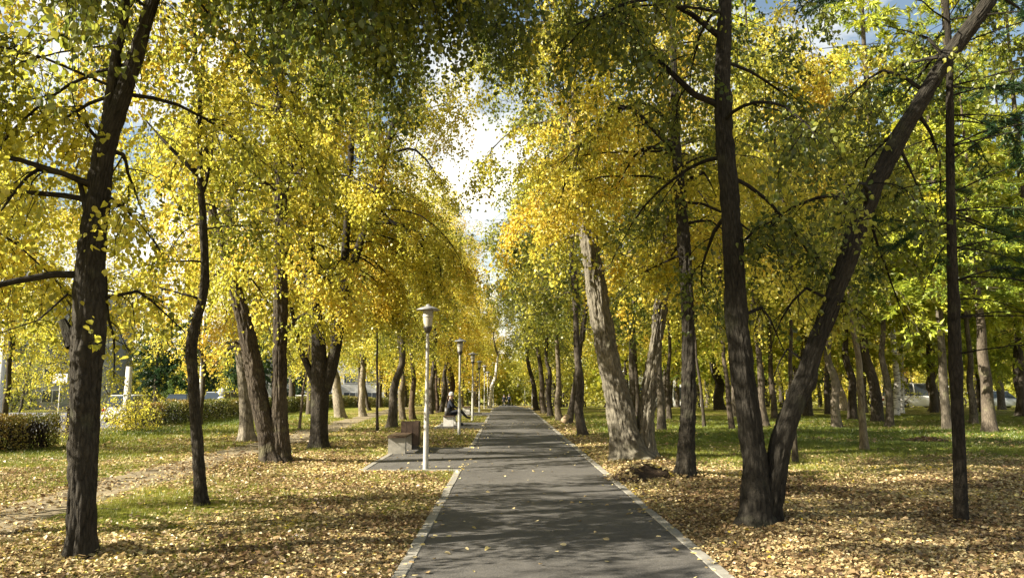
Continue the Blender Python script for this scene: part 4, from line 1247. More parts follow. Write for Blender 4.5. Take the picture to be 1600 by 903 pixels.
acc = Acc()
for (n, y0, y1, s) in ((230000, 4.2, 10, .041), (230000, 10, 18, .048), (130000, 18, 36, .07)):
    x, y = ground_pts(n, y0, y1, 1.6)
    keep = (rng.random(n) < np.clip(litter_at(x, y) * 1.05 - .05, 0, 1) ** 1.4) & ~on_pave(x, y) & (rng.random(n) < np.where(x < 0.5, 0.45 + .55 * sstep(.3, .8, trail_d(x, y)), 1)) & (x > -15)
    x, y = x[keep], y[keep]; m = len(x)
    z = gz(x, y) + rng.uniform(.006, .035, m)
    az = rng.uniform(0, 2 * PI, m)
    ax = np.stack([np.cos(az), np.sin(az), rng.normal(0, .25, m)], -1)
    nm = np.stack([rng.normal(0, .32, m), rng.normal(0, .32, m), np.ones(m)], -1)
    hue = np.clip(.52 + (n2(x, y, .9, 41) - .5) * .7 + rng.normal(0, .22, m), 0, 1)
    big = rng.random(m) < .06
    put_leaves(acc, np.stack([x, y, z + big * .012], -1), ax, nm, s * rng.uniform(.6, 1.3, m) * np.where(big, 1.55, 1), np.where(big, hue * .6, hue), rng)
tag(acc.build('fallen_leaves', M['fallen']), kind='stuff')

rt = np.random.default_rng(44)   # dead twigs lying in the litter
x = rt.uniform(-9, 9, 900); y = rt.uniform(4.5, 18, 900)
k = ~on_pave(x, y) & (np.abs(x) < .8 * y + 1); x, y = x[k], y[k]; m = len(x)
az = rt.uniform(0, 2 * PI, m)
Pt = integrate(np.stack([x, y, gz(x, y) + .02], -1), np.stack([np.cos(az), np.sin(az), rt.normal(0, .05, m)], -1), rt.uniform(.08, .45, m), 5, 0, .16, rt)
Pt[:, :, 2] = gz(Pt[:, :, 0], Pt[:, :, 1]) + rt.uniform(.01, .035, (m, 1))
acc = Acc(); acc.add(*batch_tube(Pt, np.full((m, 5), .004) * rt.uniform(.6, 1.5, (m, 1)), 4, 1)[:3])
tl = acc.build('twig_litter', M['bark'], smooth=True, attrs=('bco',)); tl.color = (1.2, 1.1, 1, 1); tag(tl, kind='stuff')

acc = Acc()    # the few leaves on the asphalt
n = 2600
x = rng.uniform(PX0 - .1, PX1 + .1, n); y = 5 + 30 * rng.random(n) ** 1.3
k = rng.random(n) < (.06 + .8 * np.exp(-np.minimum(x - PX0, PX1 - x) / .10)); x, y = x[k], y[k]
x2 = rng.uniform(-2.65, PX0, 60); y2 = rng.uniform(15.2, 20.2, 60)
x = np.concatenate([x, x2]); y = np.concatenate([y, y2]); m = len(x)
az = rng.uniform(0, 2 * PI, m)
put_leaves(acc, np.stack([x, y, np.full(m, .006) + rng.uniform(0, .012, m)], -1), np.stack([np.cos(az), np.sin(az), rng.normal(0, .12, m)], -1),
           np.stack([rng.normal(0, .25, m), rng.normal(0, .25, m), np.ones(m)], -1), .062 * rng.uniform(.6, 1.25, m), rng.uniform(.4, 1, m), rng)
tag(acc.build('fallen_leaves', M['fallen']), kind='stuff')

acc = Acc()
for (n, y0, y1, s, w) in ((70000, 4.2, 11, .055, .006), (90000, 11, 22, .065, .011), (90000, 22, 42, .08, .02)):
    x, y = ground_pts(n, y0, y1, 1.6)
    pr = np.clip(.95 - litter_at(x, y), 0.10, 1) * np.where(x < 0.5, sstep(.4, .9, trail_d(x, y)), 1)
    keep = (rng.random(n) < pr) & ~on_pave(x, y) & (x > -15.5)
    x, y = x[keep], y[keep]; m = len(x)
    x = np.repeat(x, 4) + rng.normal(0, .03, m * 4); y = np.repeat(y, 4) + rng.normal(0, .03, m * 4); m *= 4
    k = ~on_pave(x, y); x, y = x[k], y[k]; m = len(x)
    z = gz(x, y) - .005
    h = s * rng.uniform(.5, 1.4, m)
    az = rng.uniform(0, 2 * PI, m); ln = rng.normal(0, .45, (m, 2))
    a = np.stack([x + np.cos(az) * w / 2, y + np.sin(az) * w / 2, z], -1); b = np.stack([x - np.cos(az) * w / 2, y - np.sin(az) * w / 2, z], -1)
    c = np.stack([x + ln[:, 0] * h, y + ln[:, 1] * h, z + h], -1)
    V = np.stack([a, b, c], 1).reshape(-1, 3)
    acc.add(V, np.arange(m * 3).reshape(-1, 3), hue=np.clip(.72 - .6 * green_at(x, y) + rng.normal(0, .12, m), 0, 1), rnd=rng.random(m))
tag(acc.build('grass', M['blade']), kind='stuff')

# ------------------------------------------------------------------ earth mound, twig heap
def mound():
    c = G(1012, 752); rx, ry, hh = 0.56, 0.62, 0.27
    n = 44
    acc = Acc(); V = []
    gs = np.linspace(-1.25, 1.25, n)
    for i, u in enumerate(gs):
        for v in gs:
            r = math.hypot(u, v)
            x, y = c[0] + u * rx, c[1] + 0.35 + v * ry
            z = hh * max(0, 1 - r * r) ** 0.8 * (0.75 + .5 * float(n2(x, y, 4, 71)))
            hole = 0.30 * math.exp(-(((u - .28) / .42) ** 2 + ((v + .48) / .36) ** 2))
            z = z - hole + .05 * (float(n2(x, y, 12, 72)) - .5) - (.05 if r > 1.15 else 0)
            V.append((x, y, float(gz(x, y)) + z))
    Fs = [(i * n + j, (i + 1) * n + j, (i + 1) * n + j + 1, i * n + j + 1) for i in range(n - 1) for j in range(n - 1)]
    acc.add(V, Fs)
    root = empty('earth_mound', c, 'dark hollowed mound of earth strewn with leaves before the huge double trunk', 'mound')
    acc.build('soil', M['earth'], root, c, True, ())
    V = np.array(V); rr = np.random.default_rng(8)
    i = rr.integers(0, n - 1, 1500); j = rr.integers(0, n - 1, 1500)
    p = V[i * n + j]; u = gs[i]; v = gs[j]
    k = (((u - .28) / .62) ** 2 + ((v + .5) / .5) ** 2 > 1) | (rr.random(1500) < .06)
    p = p[k] + rr.normal(0, .02, (k.sum(), 3)) * np.array([1, 1, 0]); m = len(p); p[:, 2] += .018
    az = rr.uniform(0, 2 * PI, m); lv = Acc()
    put_leaves(lv, p, np.stack([np.cos(az), np.sin(az), rr.normal(0, .3, m)], -1), np.stack([rr.normal(0, .4, m), rr.normal(0, .4, m) - .2, np.ones(m)], -1), .065 * rr.uniform(.6, 1.3, m), np.clip(rr.normal(.55, .25, m), 0, 1), rr)
    lv.build('leaf_cover', M['fallen'], root, c)


mound()
c = G(1447, 690); acc = Acc(); rr = np.random.default_rng(9)
m = 420
ang = rr.uniform(0, 2 * PI, m); rad = np.sqrt(rr.random(m))
p = np.stack([c[0] + np.cos(ang) * rad * .55, c[1] + np.sin(ang) * rad * .5, c[2] + .02 + .14 * (1 - rad) * rr.uniform(.3, 1, m)], -1)
az = rr.uniform(0, 2 * PI, m)
put_leaves(acc, p, np.stack([np.cos(az), np.sin(az), rr.normal(0, .4, m)], -1), np.stack([rr.normal(0, .5, m), rr.normal(0, .5, m), np.ones(m)], -1), .11 * rr.uniform(.6, 1.3, m), np.clip(rr.normal(.08, .1, m), 0, 1), rr)
tag(acc.build('leaf_pile', M['fallen']), 'small heap of dark brown leaves on the green lawn', 'leaf pile')
# sawn stub of the leaning trunk
b = G(879, 663)
bm = bmesh.new(); bm_lathe(bm, [(0, 0), (.10, 0), (.115, .012), (.12, .3), (0.13, .6)], 18)
st = bm_obj('sawn_stub', bm, M['cutwood'], None)
for o in bpy.data.objects:
    if o.get('label') == 'leaning trunk with a pale sawn stub at its foot':
        st.parent = o; st.location = Vector((b[0] + .02, b[1] - .36, .20)) - o.location
        st.rotation_euler = (math.radians(-78), 0, math.radians(-18))
        st.name = 'stub'

# ------------------------------------------------------------------ lamp posts
def make_lamp():
    ms = {}
    bm = bmesh.new(); bm_lathe(bm, [(.085, -.2), (.085, .012), (.062, .016), (.055, .04), (.051, 1.15), (.046, 1.2), (.037, 1.24), (.032, 2.72), (.034, 2.74)], 16); ms['pole'] = (bm, M['pole'])
    bm = bmesh.new(); bm_lathe(bm, [(.036, 2.70), (.05, 2.72), (.085, 2.80), (.095, 2.83), (.088, 2.84)], 20); ms['lamp_socket'] = (bm, M['dark_metal'])
    bm = bmesh.new(); bm_lathe(bm, [(.078, 2.835), (.090, 2.90), (.101, 3.0), (.104, 3.03), (.110, 3.035), (.110, 3.055), (.103, 3.06), (.104, 3.17), (.09, 3.18)], 24); ms['glass_shade'] = (bm, M['lamp_glass'])
    bm = bmesh.new(); bm_lathe(bm, [(.10, 3.172), (.235, 3.168), (.238, 3.175), (.20, 3.20), (.12, 3.235), (.05, 3.25), (.045, 3.275), (.02, 3.29), (0, 3.292)], 28); ms['lamp_cap'] = (bm, M['lamp_cap'])
    out = {}
    for k, (bm, mt) in ms.items():
        me = bpy.data.meshes.new(k); bm.to_mesh(me); bm.free(); me.materials.append(mt)
        out[k] = me
    return out


LM = make_lamp()


def lamp(x, y, label, group=None, rz=0.0, tilt=0.0):
    r = empty('lamp_post', (x, y, float(gz(x, y)) if abs(x) > .9 else 0), label, 'lamp post', group, rz)
    r.rotation_euler = (0, tilt, rz)
    for k, me in LM.items(): obj(k, me, r)


for y, lab, t in ((14.65, 'nearest pale grey lamp post with a flat disc cap, beside the bench recess', -.004),
               (26.0, 'second lamp post along the walk, on the lawn strip before the seated person', .003), (36.6, 'third lamp post along the walk, just past the seated person', 0.0),
               (46.5, 'fourth lamp post along the walk, half behind the third', .006)):
    b = G(665, 734) if y < 15 else None
    lamp(-1.56 if b is None else b[0], y if b is None else b[1], lab, 'lamp posts along the walk', y, t)
for y in (57.5, 68, 79, 90, 102):
    lamp(-1.55, y, 'small distant lamp post in the row along the walk', 'distant lamp posts', y)
for y in (76, 104):
    lamp(2.75, y, 'distant lamp post standing alone on the tree-shaded side of the walk', 'distant lamp posts on the shaded side', y)

# ------------------------------------------------------------------ benches, bin
def bench(x, y, label, conc='concrete', L=1.55, group=None):
    r = empty('park_bench', (x, y, 0), label, 'bench', group)
    for s in (-1, 1):
        bm = bmesh.new(); bm_box(bm, (0, s * (L / 2 - .16), .185), (.42, .20, .40)); bm_obj('support', bm, M[conc], r, False, .015)
    bm = bmesh.new()
    for k in range(3): bm_box(bm, (-.155 + k * .155, 0, .41), (.145, L, .045))
    bm_obj('seat', bm, M['wood'], r, False, .006)
    return r


b = G(621, 709)
bench(b[0], b[1] + .55, 'concrete bench with a dark wooden seat beside the litter bin')
bench(-2.35, 32.4, 'white concrete bench on which a person in dark clothes sits', 'white_concrete', 1.7)
bench(-2.35, 46.8, 'small far white bench in the recess past the third lamp post', 'white_concrete', 1.7)
b = G(640, 703)
r = empty('litter_bin', (b[0], b[1] + .2, 0), 'dark brown wooden-board litter bin behind the bench', 'litter bin')
bm = bmesh.new(); bm_box(bm, (0, 0, .05), (.40, .40, .10)); bm_obj('foot', bm, M['dark_metal'], r)
bm = bmesh.new(); bm_lathe(bm, [(.16, .10), (.18, .12), (.18, .60), (.165, .60), (.165, .13), (0, .13)], 20); bm_obj('liner', bm, M['dark_metal'], r)
for sx, sy in ((0, -1), (0, 1), (1, 0), (-1, 0)):
    bm = bmesh.new()
    for k in range(3):
        q = -.155 + .155 * k
        h = .60 + .008 * ((k * 7 + sx) % 3)
        if sx == 0: bm_box(bm, (q, sy * .225, .105 + h / 2), (.147, .025, h))
        else: bm_box(bm, (sx * .222, q * .9, .105 + h / 2), (.025, .135, h))
    bm_obj('board_panel', bm, M['bin'], r, False, .004, 1)

# ------------------------------------------------------------------ people
M['jacket'] = simple('dark_jacket', (0.018, 0.02, 0.028), 0.8, 0.2, 0.35, 14)
M['trousers'] = simple('dark_trousers', (0.03, 0.03, 0.036), 0.85, 0.2, 0.3, 14)
M['skin'] = simple('skin', (0.50, 0.33, 0.25), 0.6, 0.3, 0.1, 10)
M['shoe'] = simple('black_shoe', (0.012, 0.012, 0.012), 0.5, 0.4, 0.2, 14)
M['hat'] = simple('pale_knit_hat', (0.40, 0.38, 0.36), 0.95, 0.1, 0.2, 30)
M['blue'] = simple('blue_jacket', (0.06, 0.08, 0.13), 0.8, 0.2, 0.3, 14)


def figure(name, label, loc, rz, J, E, mats, region, cat='person', hat=None, head=None, scale=1.0):
    me = bpy.data.meshes.new('fig')
    names = list(J)
    me.from_pydata([J[k][0] for k in names], [(names.index(a), names.index(b)) for a, b in E], [])
    o = bpy.data.objects.new('fig', me); COL.objects.link(o)
    md = o.modifiers.new('s', 'SKIN'); md.use_smooth_shade = True
    sk = me.skin_vertices[0].data
    for i, k in enumerate(names):
        r = J[k][1]; r = r if isinstance(r, tuple) else (r, r)
        sk[i].radius = r; sk[i].use_root = (k == 'pelvis')
    sb = o.modifiers.new('b', 'SUBSURF'); sb.levels = 1; sb.render_levels = 1
    dg = bpy.context.evaluated_depsgraph_get()
    m2 = bpy.data.meshes.new_from_object(o.evaluated_get(dg))
    bpy.data.objects.remove(o)
    m2.materials.clear()
    for m in mats: m2.materials.append(m)
    JP = np.array([J[k][0] for k in names]); reg = np.array([region(k) for k in names])
    # nearest bone decides the garment
    EA = np.array([JP[names.index(a)] for a, b in E]); EB = np.array([JP[names.index(b)] for a, b in E]); ER = np.array([region(b) for a, b in E])
    for p in m2.polygons:
        c = np.array(p.center); d = EB - EA
        t = np.clip(((c - EA) * d).sum(1) / np.maximum((d * d).sum(1), 1e-9), 0, 1)
        p.material_index = int(ER[np.argmin(np.linalg.norm(EA + d * t[:, None] - c, axis=1))]); p.use_smooth = True
    m2.name = name
    body = obj(name, m2); body.location = loc; body.rotation_euler = (0, 0, rz); body.scale = (scale,) * 3
    tag(body, label, cat)
    hp = J['head'][0]
    if hat is not None:
        bm = bmesh.new()
        bm_lathe(bm, [(.108, -.01), (.118, .0), (.118, .035), (.112, .04), (.105, .09), (.075, .135), (.03, .155), (0, .158)], 18, (hp[0] - .008, hp[1], hp[2] + .02))
        bm_obj('hat' if hat != M['dark_metal'] else 'hair', bm, hat, body)
    return body


def hand_bones(J, E, wrist, pre, d, side, curl):
    """a palm and five fingers of different lengths from the wrist on along d"""
    d = np.array(d, float); d /= np.linalg.norm(d); side = np.array(side, float); side -= d * (side @ d); side /= np.linalg.norm(side)
    up = np.cross(d, side); w = np.array(J[wrist][0])
    J[pre + 'palm'] = (tuple(w + d * .055), (.036, .018)); E.append((wrist, pre + 'palm'))
    for i, (o, l) in enumerate(((-.028, .065), (-.009, .075), (.010, .070), (.028, .055))):
        a = w + d * .085 + side * o; b_ = a + d * l * .55 - up * curl * .3; c = b_ + d * l * .35 - up * curl
        J[f'{pre}f{i}a'] = (tuple(a), .010); J[f'{pre}f{i}b'] = (tuple(b_), .0085); J[f'{pre}f{i}c'] = (tuple(c), .007)
        E += [(pre + 'palm', f'{pre}f{i}a'), (f'{pre}f{i}a', f'{pre}f{i}b'), (f'{pre}f{i}b', f'{pre}f{i}c')]
    a = w + d * .03 - side * .036; b_ = a + d * .035 - side * .02
    J[pre + 'f5a'] = (tuple(a), .012); J[pre + 'f5b'] = (tuple(b_), .009); E += [(pre + 'palm', pre + 'f5a'), (pre + 'f5a', pre + 'f5b')]


def region(k):
    if 'palm' in k or k[1:3] in ('f0', 'f1', 'f2', 'f3', 'f5') or k in ('head', 'neck', 'crown', 'nose'): return 2
    if k in ('lt', 'rt', 'la', 'ra', 'lh', 'rh'): return 3
    if k in ('lk', 'rk', 'lhip', 'rhip'): return 1
    return 0


def head_bones(J, E, h, fx, fy):
    J['crown'] = ((h[0] - fx * .005, h[1] - fy * .005, h[2] + .09), (.075, .08)); J['nose'] = ((h[0] + fx * .105, h[1] + fy * .105, h[2] + .0), .014)
    E += [('head', 'crown'), ('head', 'nose')]


J = {'pelvis': ((0, 0, .56), (.17, .14)), 'belly': ((-.01, 0, .74), (.16, .13)), 'chest': ((.02, 0, .98), (.18, .13)), 'neck': ((.05, 0, 1.14), .06), 'head': ((.09, 0, 1.26), (.085, .10)),
     'lsh': ((.02, .19, 1.05), .075), 'lel': ((.16, .25, .82), .06), 'lwr': ((.36, .10, .74), .04), 'rsh': ((.02, -.19, 1.05), .075), 'rel': ((.16, -.25, .82), .06), 'rwr': ((.36, -.06, .77), .04),
     'lhip': ((.06, .10, .53), .105), 'lk': ((.46, .12, .53), .075), 'la': ((.44, .12, .10), .05), 'lt': ((.62, .12, .05), .045),
     'rhip': ((.06, -.10, .54), .105), 'rk': ((.48, -.02, .66), .075), 'ra': ((.74, .06, .36), .05), 'rt': ((.92, .08, .33), .045)}
E = [('pelvis', 'belly'), ('belly', 'chest'), ('chest', 'neck'), ('neck', 'head'), ('chest', 'lsh'), ('lsh', 'lel'), ('lel', 'lwr'), ('chest', 'rsh'), ('rsh', 'rel'), ('rel', 'rwr'),
     ('pelvis', 'lhip'), ('lhip', 'lk'), ('lk', 'la'), ('la', 'lt'), ('pelvis', 'rhip'), ('rhip', 'rk'), ('rk', 'ra'), ('ra', 'rt')]
head_bones(J, E, (.09, 0, 1.26), 1, 0)
hand_bones(J, E, 'lwr', 'l', (1, -.3, -.2), (0, 1, 0), .02); hand_bones(J, E, 'rwr', 'r', (1, .3, -.2), (0, -1, 0), .02)
figure('person', 'seated person in dark jacket and pale knit hat with one leg crossed over the other', (-2.36, 32.25, -.02), 0, J, E, [M['jacket'], M['trousers'], M['skin'], M['shoe']], region, hat=M['hat'])
bm = bmesh.new(); bm_box(bm, (0, 0, .16), (.2, .34, .32), taper=.85); bag = bm_obj('body', bm, M['dark_metal'], None, True, .05, 3)
bag.name = 'bag'; bag.location = (-2.42, 31.85, .435); tag(bag, 'dark bag on the white bench next to the seated person', 'bag')


def walker(x, y, rz, jacket, label, hat, ph):
    J = {'pelvis': ((0, 0, .95), (.16, .12)), 'belly': ((0, 0, 1.1), (.15, .12)), 'chest': ((0, 0, 1.34), (.19, .13)), 'neck': ((.0, 0, 1.5), .055), 'head': ((.02, 0, 1.62), (.08, .095)),
         'lsh': ((0, .2, 1.42), .07), 'lel': ((-.08 * ph, .25, 1.16), .055), 'lwr': ((.06, .25, .93), .04), 'rsh': ((0, -.2, 1.42), .07), 'rel': ((.06 * ph, -.25, 1.16), .055), 'rwr': ((.18, -.24, .95), .04),
         'lhip': ((0, .09, .92), .10), 'lk': ((.10 * ph, .1, .5), .07), 'la': ((.06 * ph, .1, .09), .05), 'lt': ((.06 * ph + .15, .1, .04), .04),
         'rhip': ((0, -.09, .92), .10), 'rk': ((-.02 * ph, -.1, .5), .07), 'ra': ((-.22 * ph, -.1, .12), .05), 'rt': ((-.22 * ph + .15, -.1, .05), .04)}
    E2 = list(E0)
    head_bones(J, E2, (.02, 0, 1.62), 1, 0)
    hand_bones(J, E2, 'lwr', 'l', (.2, 0, -1), (1, 0, 0), .02); hand_bones(J, E2, 'rwr', 'r', (.2, 0, -1), (1, 0, 0), .02)
    figure('person', label, (x, y, float(gbase(x, y))), rz, J, E2, [jacket, M['trousers'], M['skin'], M['shoe']], region, hat=hat)


E0 = [('pelvis', 'belly'), ('belly', 'chest'), ('chest', 'neck'), ('neck', 'head'), ('chest', 'lsh'), ('lsh', 'lel'), ('lel', 'lwr'), ('chest', 'rsh'), ('rsh', 'rel'), ('rel', 'rwr'),
      ('pelvis', 'lhip'), ('lhip', 'lk'), ('lk', 'la'), ('la', 'lt'), ('pelvis', 'rhip'), ('rhip', 'rk'), ('rk', 'ra'), ('ra', 'rt')]
walker(-0.12, 118, -PI / 2, M['jacket'], 'distant walker in black clothes at the end of the walk', M['dark_metal'], 1)
walker(0.62, 112, -PI / 2, M['blue'], 'distant walker in a bluish jacket near the middle of the walk', M['hat'], -1)

# ------------------------------------------------------------------ street: cars, poles, sign, buildings
M['tyre'] = simple('tyre', (0.02, 0.02, 0.02), .9, .2, .2)
M['rim'] = simple('rim', (0.4, 0.4, 0.42), .35, .5, .1, 8, 0, .7)
M['glass'] = simple('car_glass', (0.03, 0.04, 0.05), .08, .6, .1)
M['lamp_red'] = simple('tail_lamp', (0.35, 0.02, 0.02), .2, .5, .1)
M['lamp_clear'] = simple('head_lamp', (0.7, 0.7, 0.7), .15, .6, .1)


def car(x, y, rz, paint, label, L=4.3, W=1.75, H=1.48, van=False):
    z0 = float(gbase(x, y)) + .012
    r = empty('parked_car' if not van else 'parked_van', (x, y, z0), label, 'car' if not van else 'van', None, rz)
    bm = bmesh.new()
    # lower body: cross sections along the length
    hb = .88 if not van else 1.05
    st = [(-.5, .55, .80, .30), (-.485, .70, .92, .22), (-.40, hb, 1.0, .18), (-.15, hb + .02, 1.0, .18), (.2, hb, 1.0, .18), (.40, hb - .10, .98, .18), (.475, hb - .22, .90, .22), (.5, .52, .78, .32)]
    rings = []
    for (u, zt, wf, zb) in st:
        w = W / 2 * wf
        rings.append([bm.verts.new((u * L, s * q, z)) for s, q, z in ((-1, w * .95, zb), (-1, w, zb + .15), (-1, w, zt - .12), (-1, w * .92, zt), (1, w * .92, zt), (1, w, zt - .12), (1, w, zb + .15), (1, w * .95, zb))])
    for a, b2 in zip(rings, rings[1:]):
        for k in range(8):
            bm.faces.new((a[k], a[(k + 1) % 8], b2[(k + 1) % 8], b2[k]))
    bm.faces.new(rings[0]); bm.faces.new(rings[-1][::-1])
    bmesh.ops.recalc_face_normals(bm, faces=bm.faces)
    bm_obj('body', bm, paint, r, True, .03, 2)
    # cabin
    bm = bmesh.new()
    prof = [(-.42, hb - .03), (-.34, H), (.10, H), (.27, hb - .03)] if not van else [(-.49, hb - .03), (-.475, H), (.22, H), (.38, hb - .03)]
    for s in (-1, 1):
        pass
    q = [[bm.verts.new((u * L, s * (W / 2 * (.90 if z < H else .74)), z)) for u, z in prof] for s in (-1, 1)]
    bm.faces.new(q[0][::-1]); bm.faces.new(q[1])
    for k in range(4): bm.faces.new((q[0][k], q[0][(k + 1) % 4], q[1][(k + 1) % 4], q[1][k]))
    bmesh.ops.recalc_face_normals(bm, faces=bm.faces)
    bm_obj('windows', bm, M['glass'], r, False, .03, 2)
    bm = bmesh.new()
    bm_box(bm, ((prof[1][0] + prof[2][0]) / 2 * L, 0, H + .012), ((prof[2][0] - prof[1][0]) * L * 1.02, W * .72, .05))
    for s in (-1, 1):
        for k, u in enumerate((prof[1][0] + .02, (prof[1][0] + prof[2][0]) / 2)):
            u2 = prof[0][0] + .03 if k == 0 else u
            vs = [bm.verts.new((uu * L + d, s * (W / 2 * wf + .006), z)) for uu, wf, z, d in ((u2, .90, hb, -.05), (u2, .90, hb, .07), (u, .74, H, .05), (u, .74, H, -.05))]
            bm.faces.new(vs if s < 0 else vs[::-1])
    bm_obj('roof', bm, paint, r, False, .012, 1)
    for u in (-.31, .31):
        for s in (-1, 1):
            bm = bmesh.new(); bm_lathe(bm, [(.19, -.09), (.30, -.09), (.32, -.06), (.32, .06), (.30, .09), (.19, .09)], 22)
            bmesh.ops.rotate(bm, verts=bm.verts, matrix=Matrix.Rotation(PI / 2, 3, 'X'))
            w = bm_obj('wheel', bm, M['tyre'], r); w.location = (u * L, s * (W / 2 - .08), .32)
            bm = bmesh.new(); bm_lathe(bm, [(0, -.085), (.19, -.08), (.195, -.06), (.195, .06), (.19, .08), (0, .085)], 16)
            bmesh.ops.rotate(bm, verts=bm.verts, matrix=Matrix.Rotation(PI / 2, 3, 'X'))
            bm_obj('rim', bm, M['rim'], w)
    for s in (-1, 1):
        bm = bmesh.new(); bm_box(bm, (.478 * L, s * W * .34, .62), (.09, .32, .13)); bm_obj('headlight', bm, M['lamp_clear'], r, False, .03, 2)
        bm = bmesh.new(); bm_box(bm, (-.488 * L, s * W * .38, .72), (.07, .2, .18)); bm_obj('taillight', bm, M['lamp_red'], r, False, .02, 2)


PW = simple('white_paint', (0.72, 0.72, 0.70), .3, .5, .05); PS = simple('silver_paint', (0.42, 0.45, 0.48), .3, .5, .05, 6, 0, .3); PD = simple('dark_paint', (0.04, 0.045, 0.05), .25, .5, .1)
car(-20.3, 55, PI / 2 - .1, PS, 'silver car on the street above the hedge, beside the round signs', H=1.62)
car(-17.9, 68, PI / 2, PW, 'white car parked on the street above the hedge next to the stout split linden', H=1.5)
car(-23.5, 56, PI / 2, PD, 'dark car on the street just past the slim bent trunk', H=1.45)
car(-22.0, 45, PI / 2 + .05, PW, 'pale car seen between the thick forked trunk and the white post', H=1.5)
car(36, 66, .1, PW, 'white van parked behind the lawn beyond the birches', 5.2, 2.0, 2.1, True)
car(46, 70, .0, PS, 'silver car parked behind the lawn near the thick grey larch', H=1.5)


def post(name, x, y, r, h, mat, label, cat, arm=False):
    z = float(gz(x, y))
    o = empty(name, (x, y, z), label, cat)
    bm = bmesh.new(); bm_lathe(bm, [(r * 1.25, -.2), (r * 1.25, .5), (r, .55), (r * .75, h), (0, h)], 16); bm_obj('pole', bm, mat, o)
    if arm:
        bm = bmesh.new(); bm_box(bm, (-.7, 0, h - .05), (1.5, .07, .07)); bm_obj('arm', bm, mat, o, False, .01, 1)
        bm = bmesh.new(); bm_box(bm, (-1.55, 0, h - .06), (.55, .2, .12), taper=.7); bm_obj('lamp_head', bm, M['lamp_cap'], o, False, .03, 2)


post('utility_pole', -14.75, 29.7, .15, 2.4, M['white_concrete'], 'thick whitewashed concrete post in the gap of the hedge', 'pole')
post('utility_pole', -40.2, 60.5, .26, 10, M['white_concrete'], 'stout pale concrete pole by the grey apartment block', 'pole', True)
post('utility_pole', -22.3, 55.5, .085, 9, M['white_concrete'], 'thin tall pale street pole in front of the dark spruces', 'pole', True)
M['sign_white'] = simple('sign_white', (0.75, 0.76, 0.78), .4, .4, .05); M['sign_grey'] = simple('sign_back', (0.35, 0.36, 0.37), .5, .4, .1)
r = empty('road_sign', (-19.6, 52.5, float(gbase(-19.6, 52.5))), 'pair of round grey sign backs on one post above the hedge', 'road sign')
bm = bmesh.new(); bm_lathe(bm, [(.03, -.1), (.03, 2.0), (0, 2.0)], 10); bm_obj('post', bm, M['pole'], r)
for z in (1.12, 1.66):
    bm = bmesh.new(); bm_lathe(bm, [(0, -.012), (.25, -.012), (.26, 0), (.25, .012), (0, .012)], 24); bmesh.ops.rotate(bm, verts=bm.verts, matrix=Matrix.Rotation(PI / 2, 3, 'X'))
    q = bm_obj('sign_plate', bm, M['sign_grey'], r); q.location = (0, -.05, z)
c = P(95, 591, 46)
r = empty('road_sign', (c[0], 46, float(gbase(c[0], 46))), 'pale rectangular sign on a thin post behind yellow leaves at the street', 'road sign')
bm = bmesh.new(); bm_lathe(bm, [(.035, -.1), (.035, c[2] + .7), (0, c[2] + .7)], 10); bm_obj('post', bm, M['pole'], r)
bm = bmesh.new(); bm_box(bm, (0, -.05, c[2] - float(gbase(c[0], 46))), (.85, .04, .55)); bm_obj('sign_plate', bm, M['sign_white'], r, False, .015, 2)


def building(name, label, cx, y, W, D, H, floors, bays, wall, rz=0.0, ground_drop=None):
    z = float(gbase(cx, y))
    r = empty(name, (cx, y, z), label, 'building', None, rz)
    bm = bmesh.new(); bm_box(bm, (0, D / 2, H / 2 - .3), (W, D, H + .6)); bm_obj('wall', bm, wall, r)
    bm = bmesh.new(); bm_box(bm, (0, D / 2, H + .15), (W + .5, D + .5, .3)); bm_obj('roof', bm, M['concrete'], r)
    for f in range(floors):
        for k in range(bays):
            x = -W / 2 + (k + .5) * W / bays; zz = (f + .55) * H / floors
            bm = bmesh.new(); bm_box(bm, (x, -.02, zz), (W / bays * .52 + .16, .08, H / floors * .5 + .16)); q = bm_obj('window', bm, M['win_frame'], r)
            bm = bmesh.new()
            for s in (-1, 1): bm_box(bm, (x + s * W / bays * .135, -.062, zz), (W / bays * .245, .02, H / floors * .5))
            bm_obj('pane', bm, M['glass'], q)


M['win_frame'] = simple('window_frame', (0.6, 0.6, 0.58), .6, .3, .1)
M['grey_wall'] = simple('grey_wall', (0.26, 0.27, 0.28), .9, .2, .15, 1.5); M['pale_wall'] = simple('pale_wall', (0.42, 0.42, 0.40), .9, .2, .12, 1.0); M['white_wall'] = simple('white_wall', (0.72, 0.72, 0.70), .9, .2, .08, 1.0)
building('apartment_building', 'grey apartment block across the street behind the thick forked trunk', -72, 96, 40, 12, 15, 5, 9, M['grey_wall'], .25)
building('low_building', 'bright white low building glimpsed between trunks behind the lawn', 19.5, 92, 9, 8, 9, 3, 2, M['white_wall'])
building('apartment_building', 'pale building across the street far behind the hedge', -30, 128, 26, 12, 13, 4, 7, M['pale_wall'], .1)

# white railing closing the far end of the walk
r = empty('railing', (-4, 150, float(gbase(-4, 150))), 'white railing across the far end of the walk behind the walkers', 'railing')
for k in range(17):
    bm = bmesh.new(); bm_box(bm, (k * .6, 0, .7), (.2, .1, 1.5)); bm_obj('baluster', bm, M['white_wall'], r)
bm = bmesh.new(); bm_box(bm, (4.8, 0, 1.5), (10, .14, .14)); bm_obj('rail', bm, M['white_wall'], r, False, .02, 1)

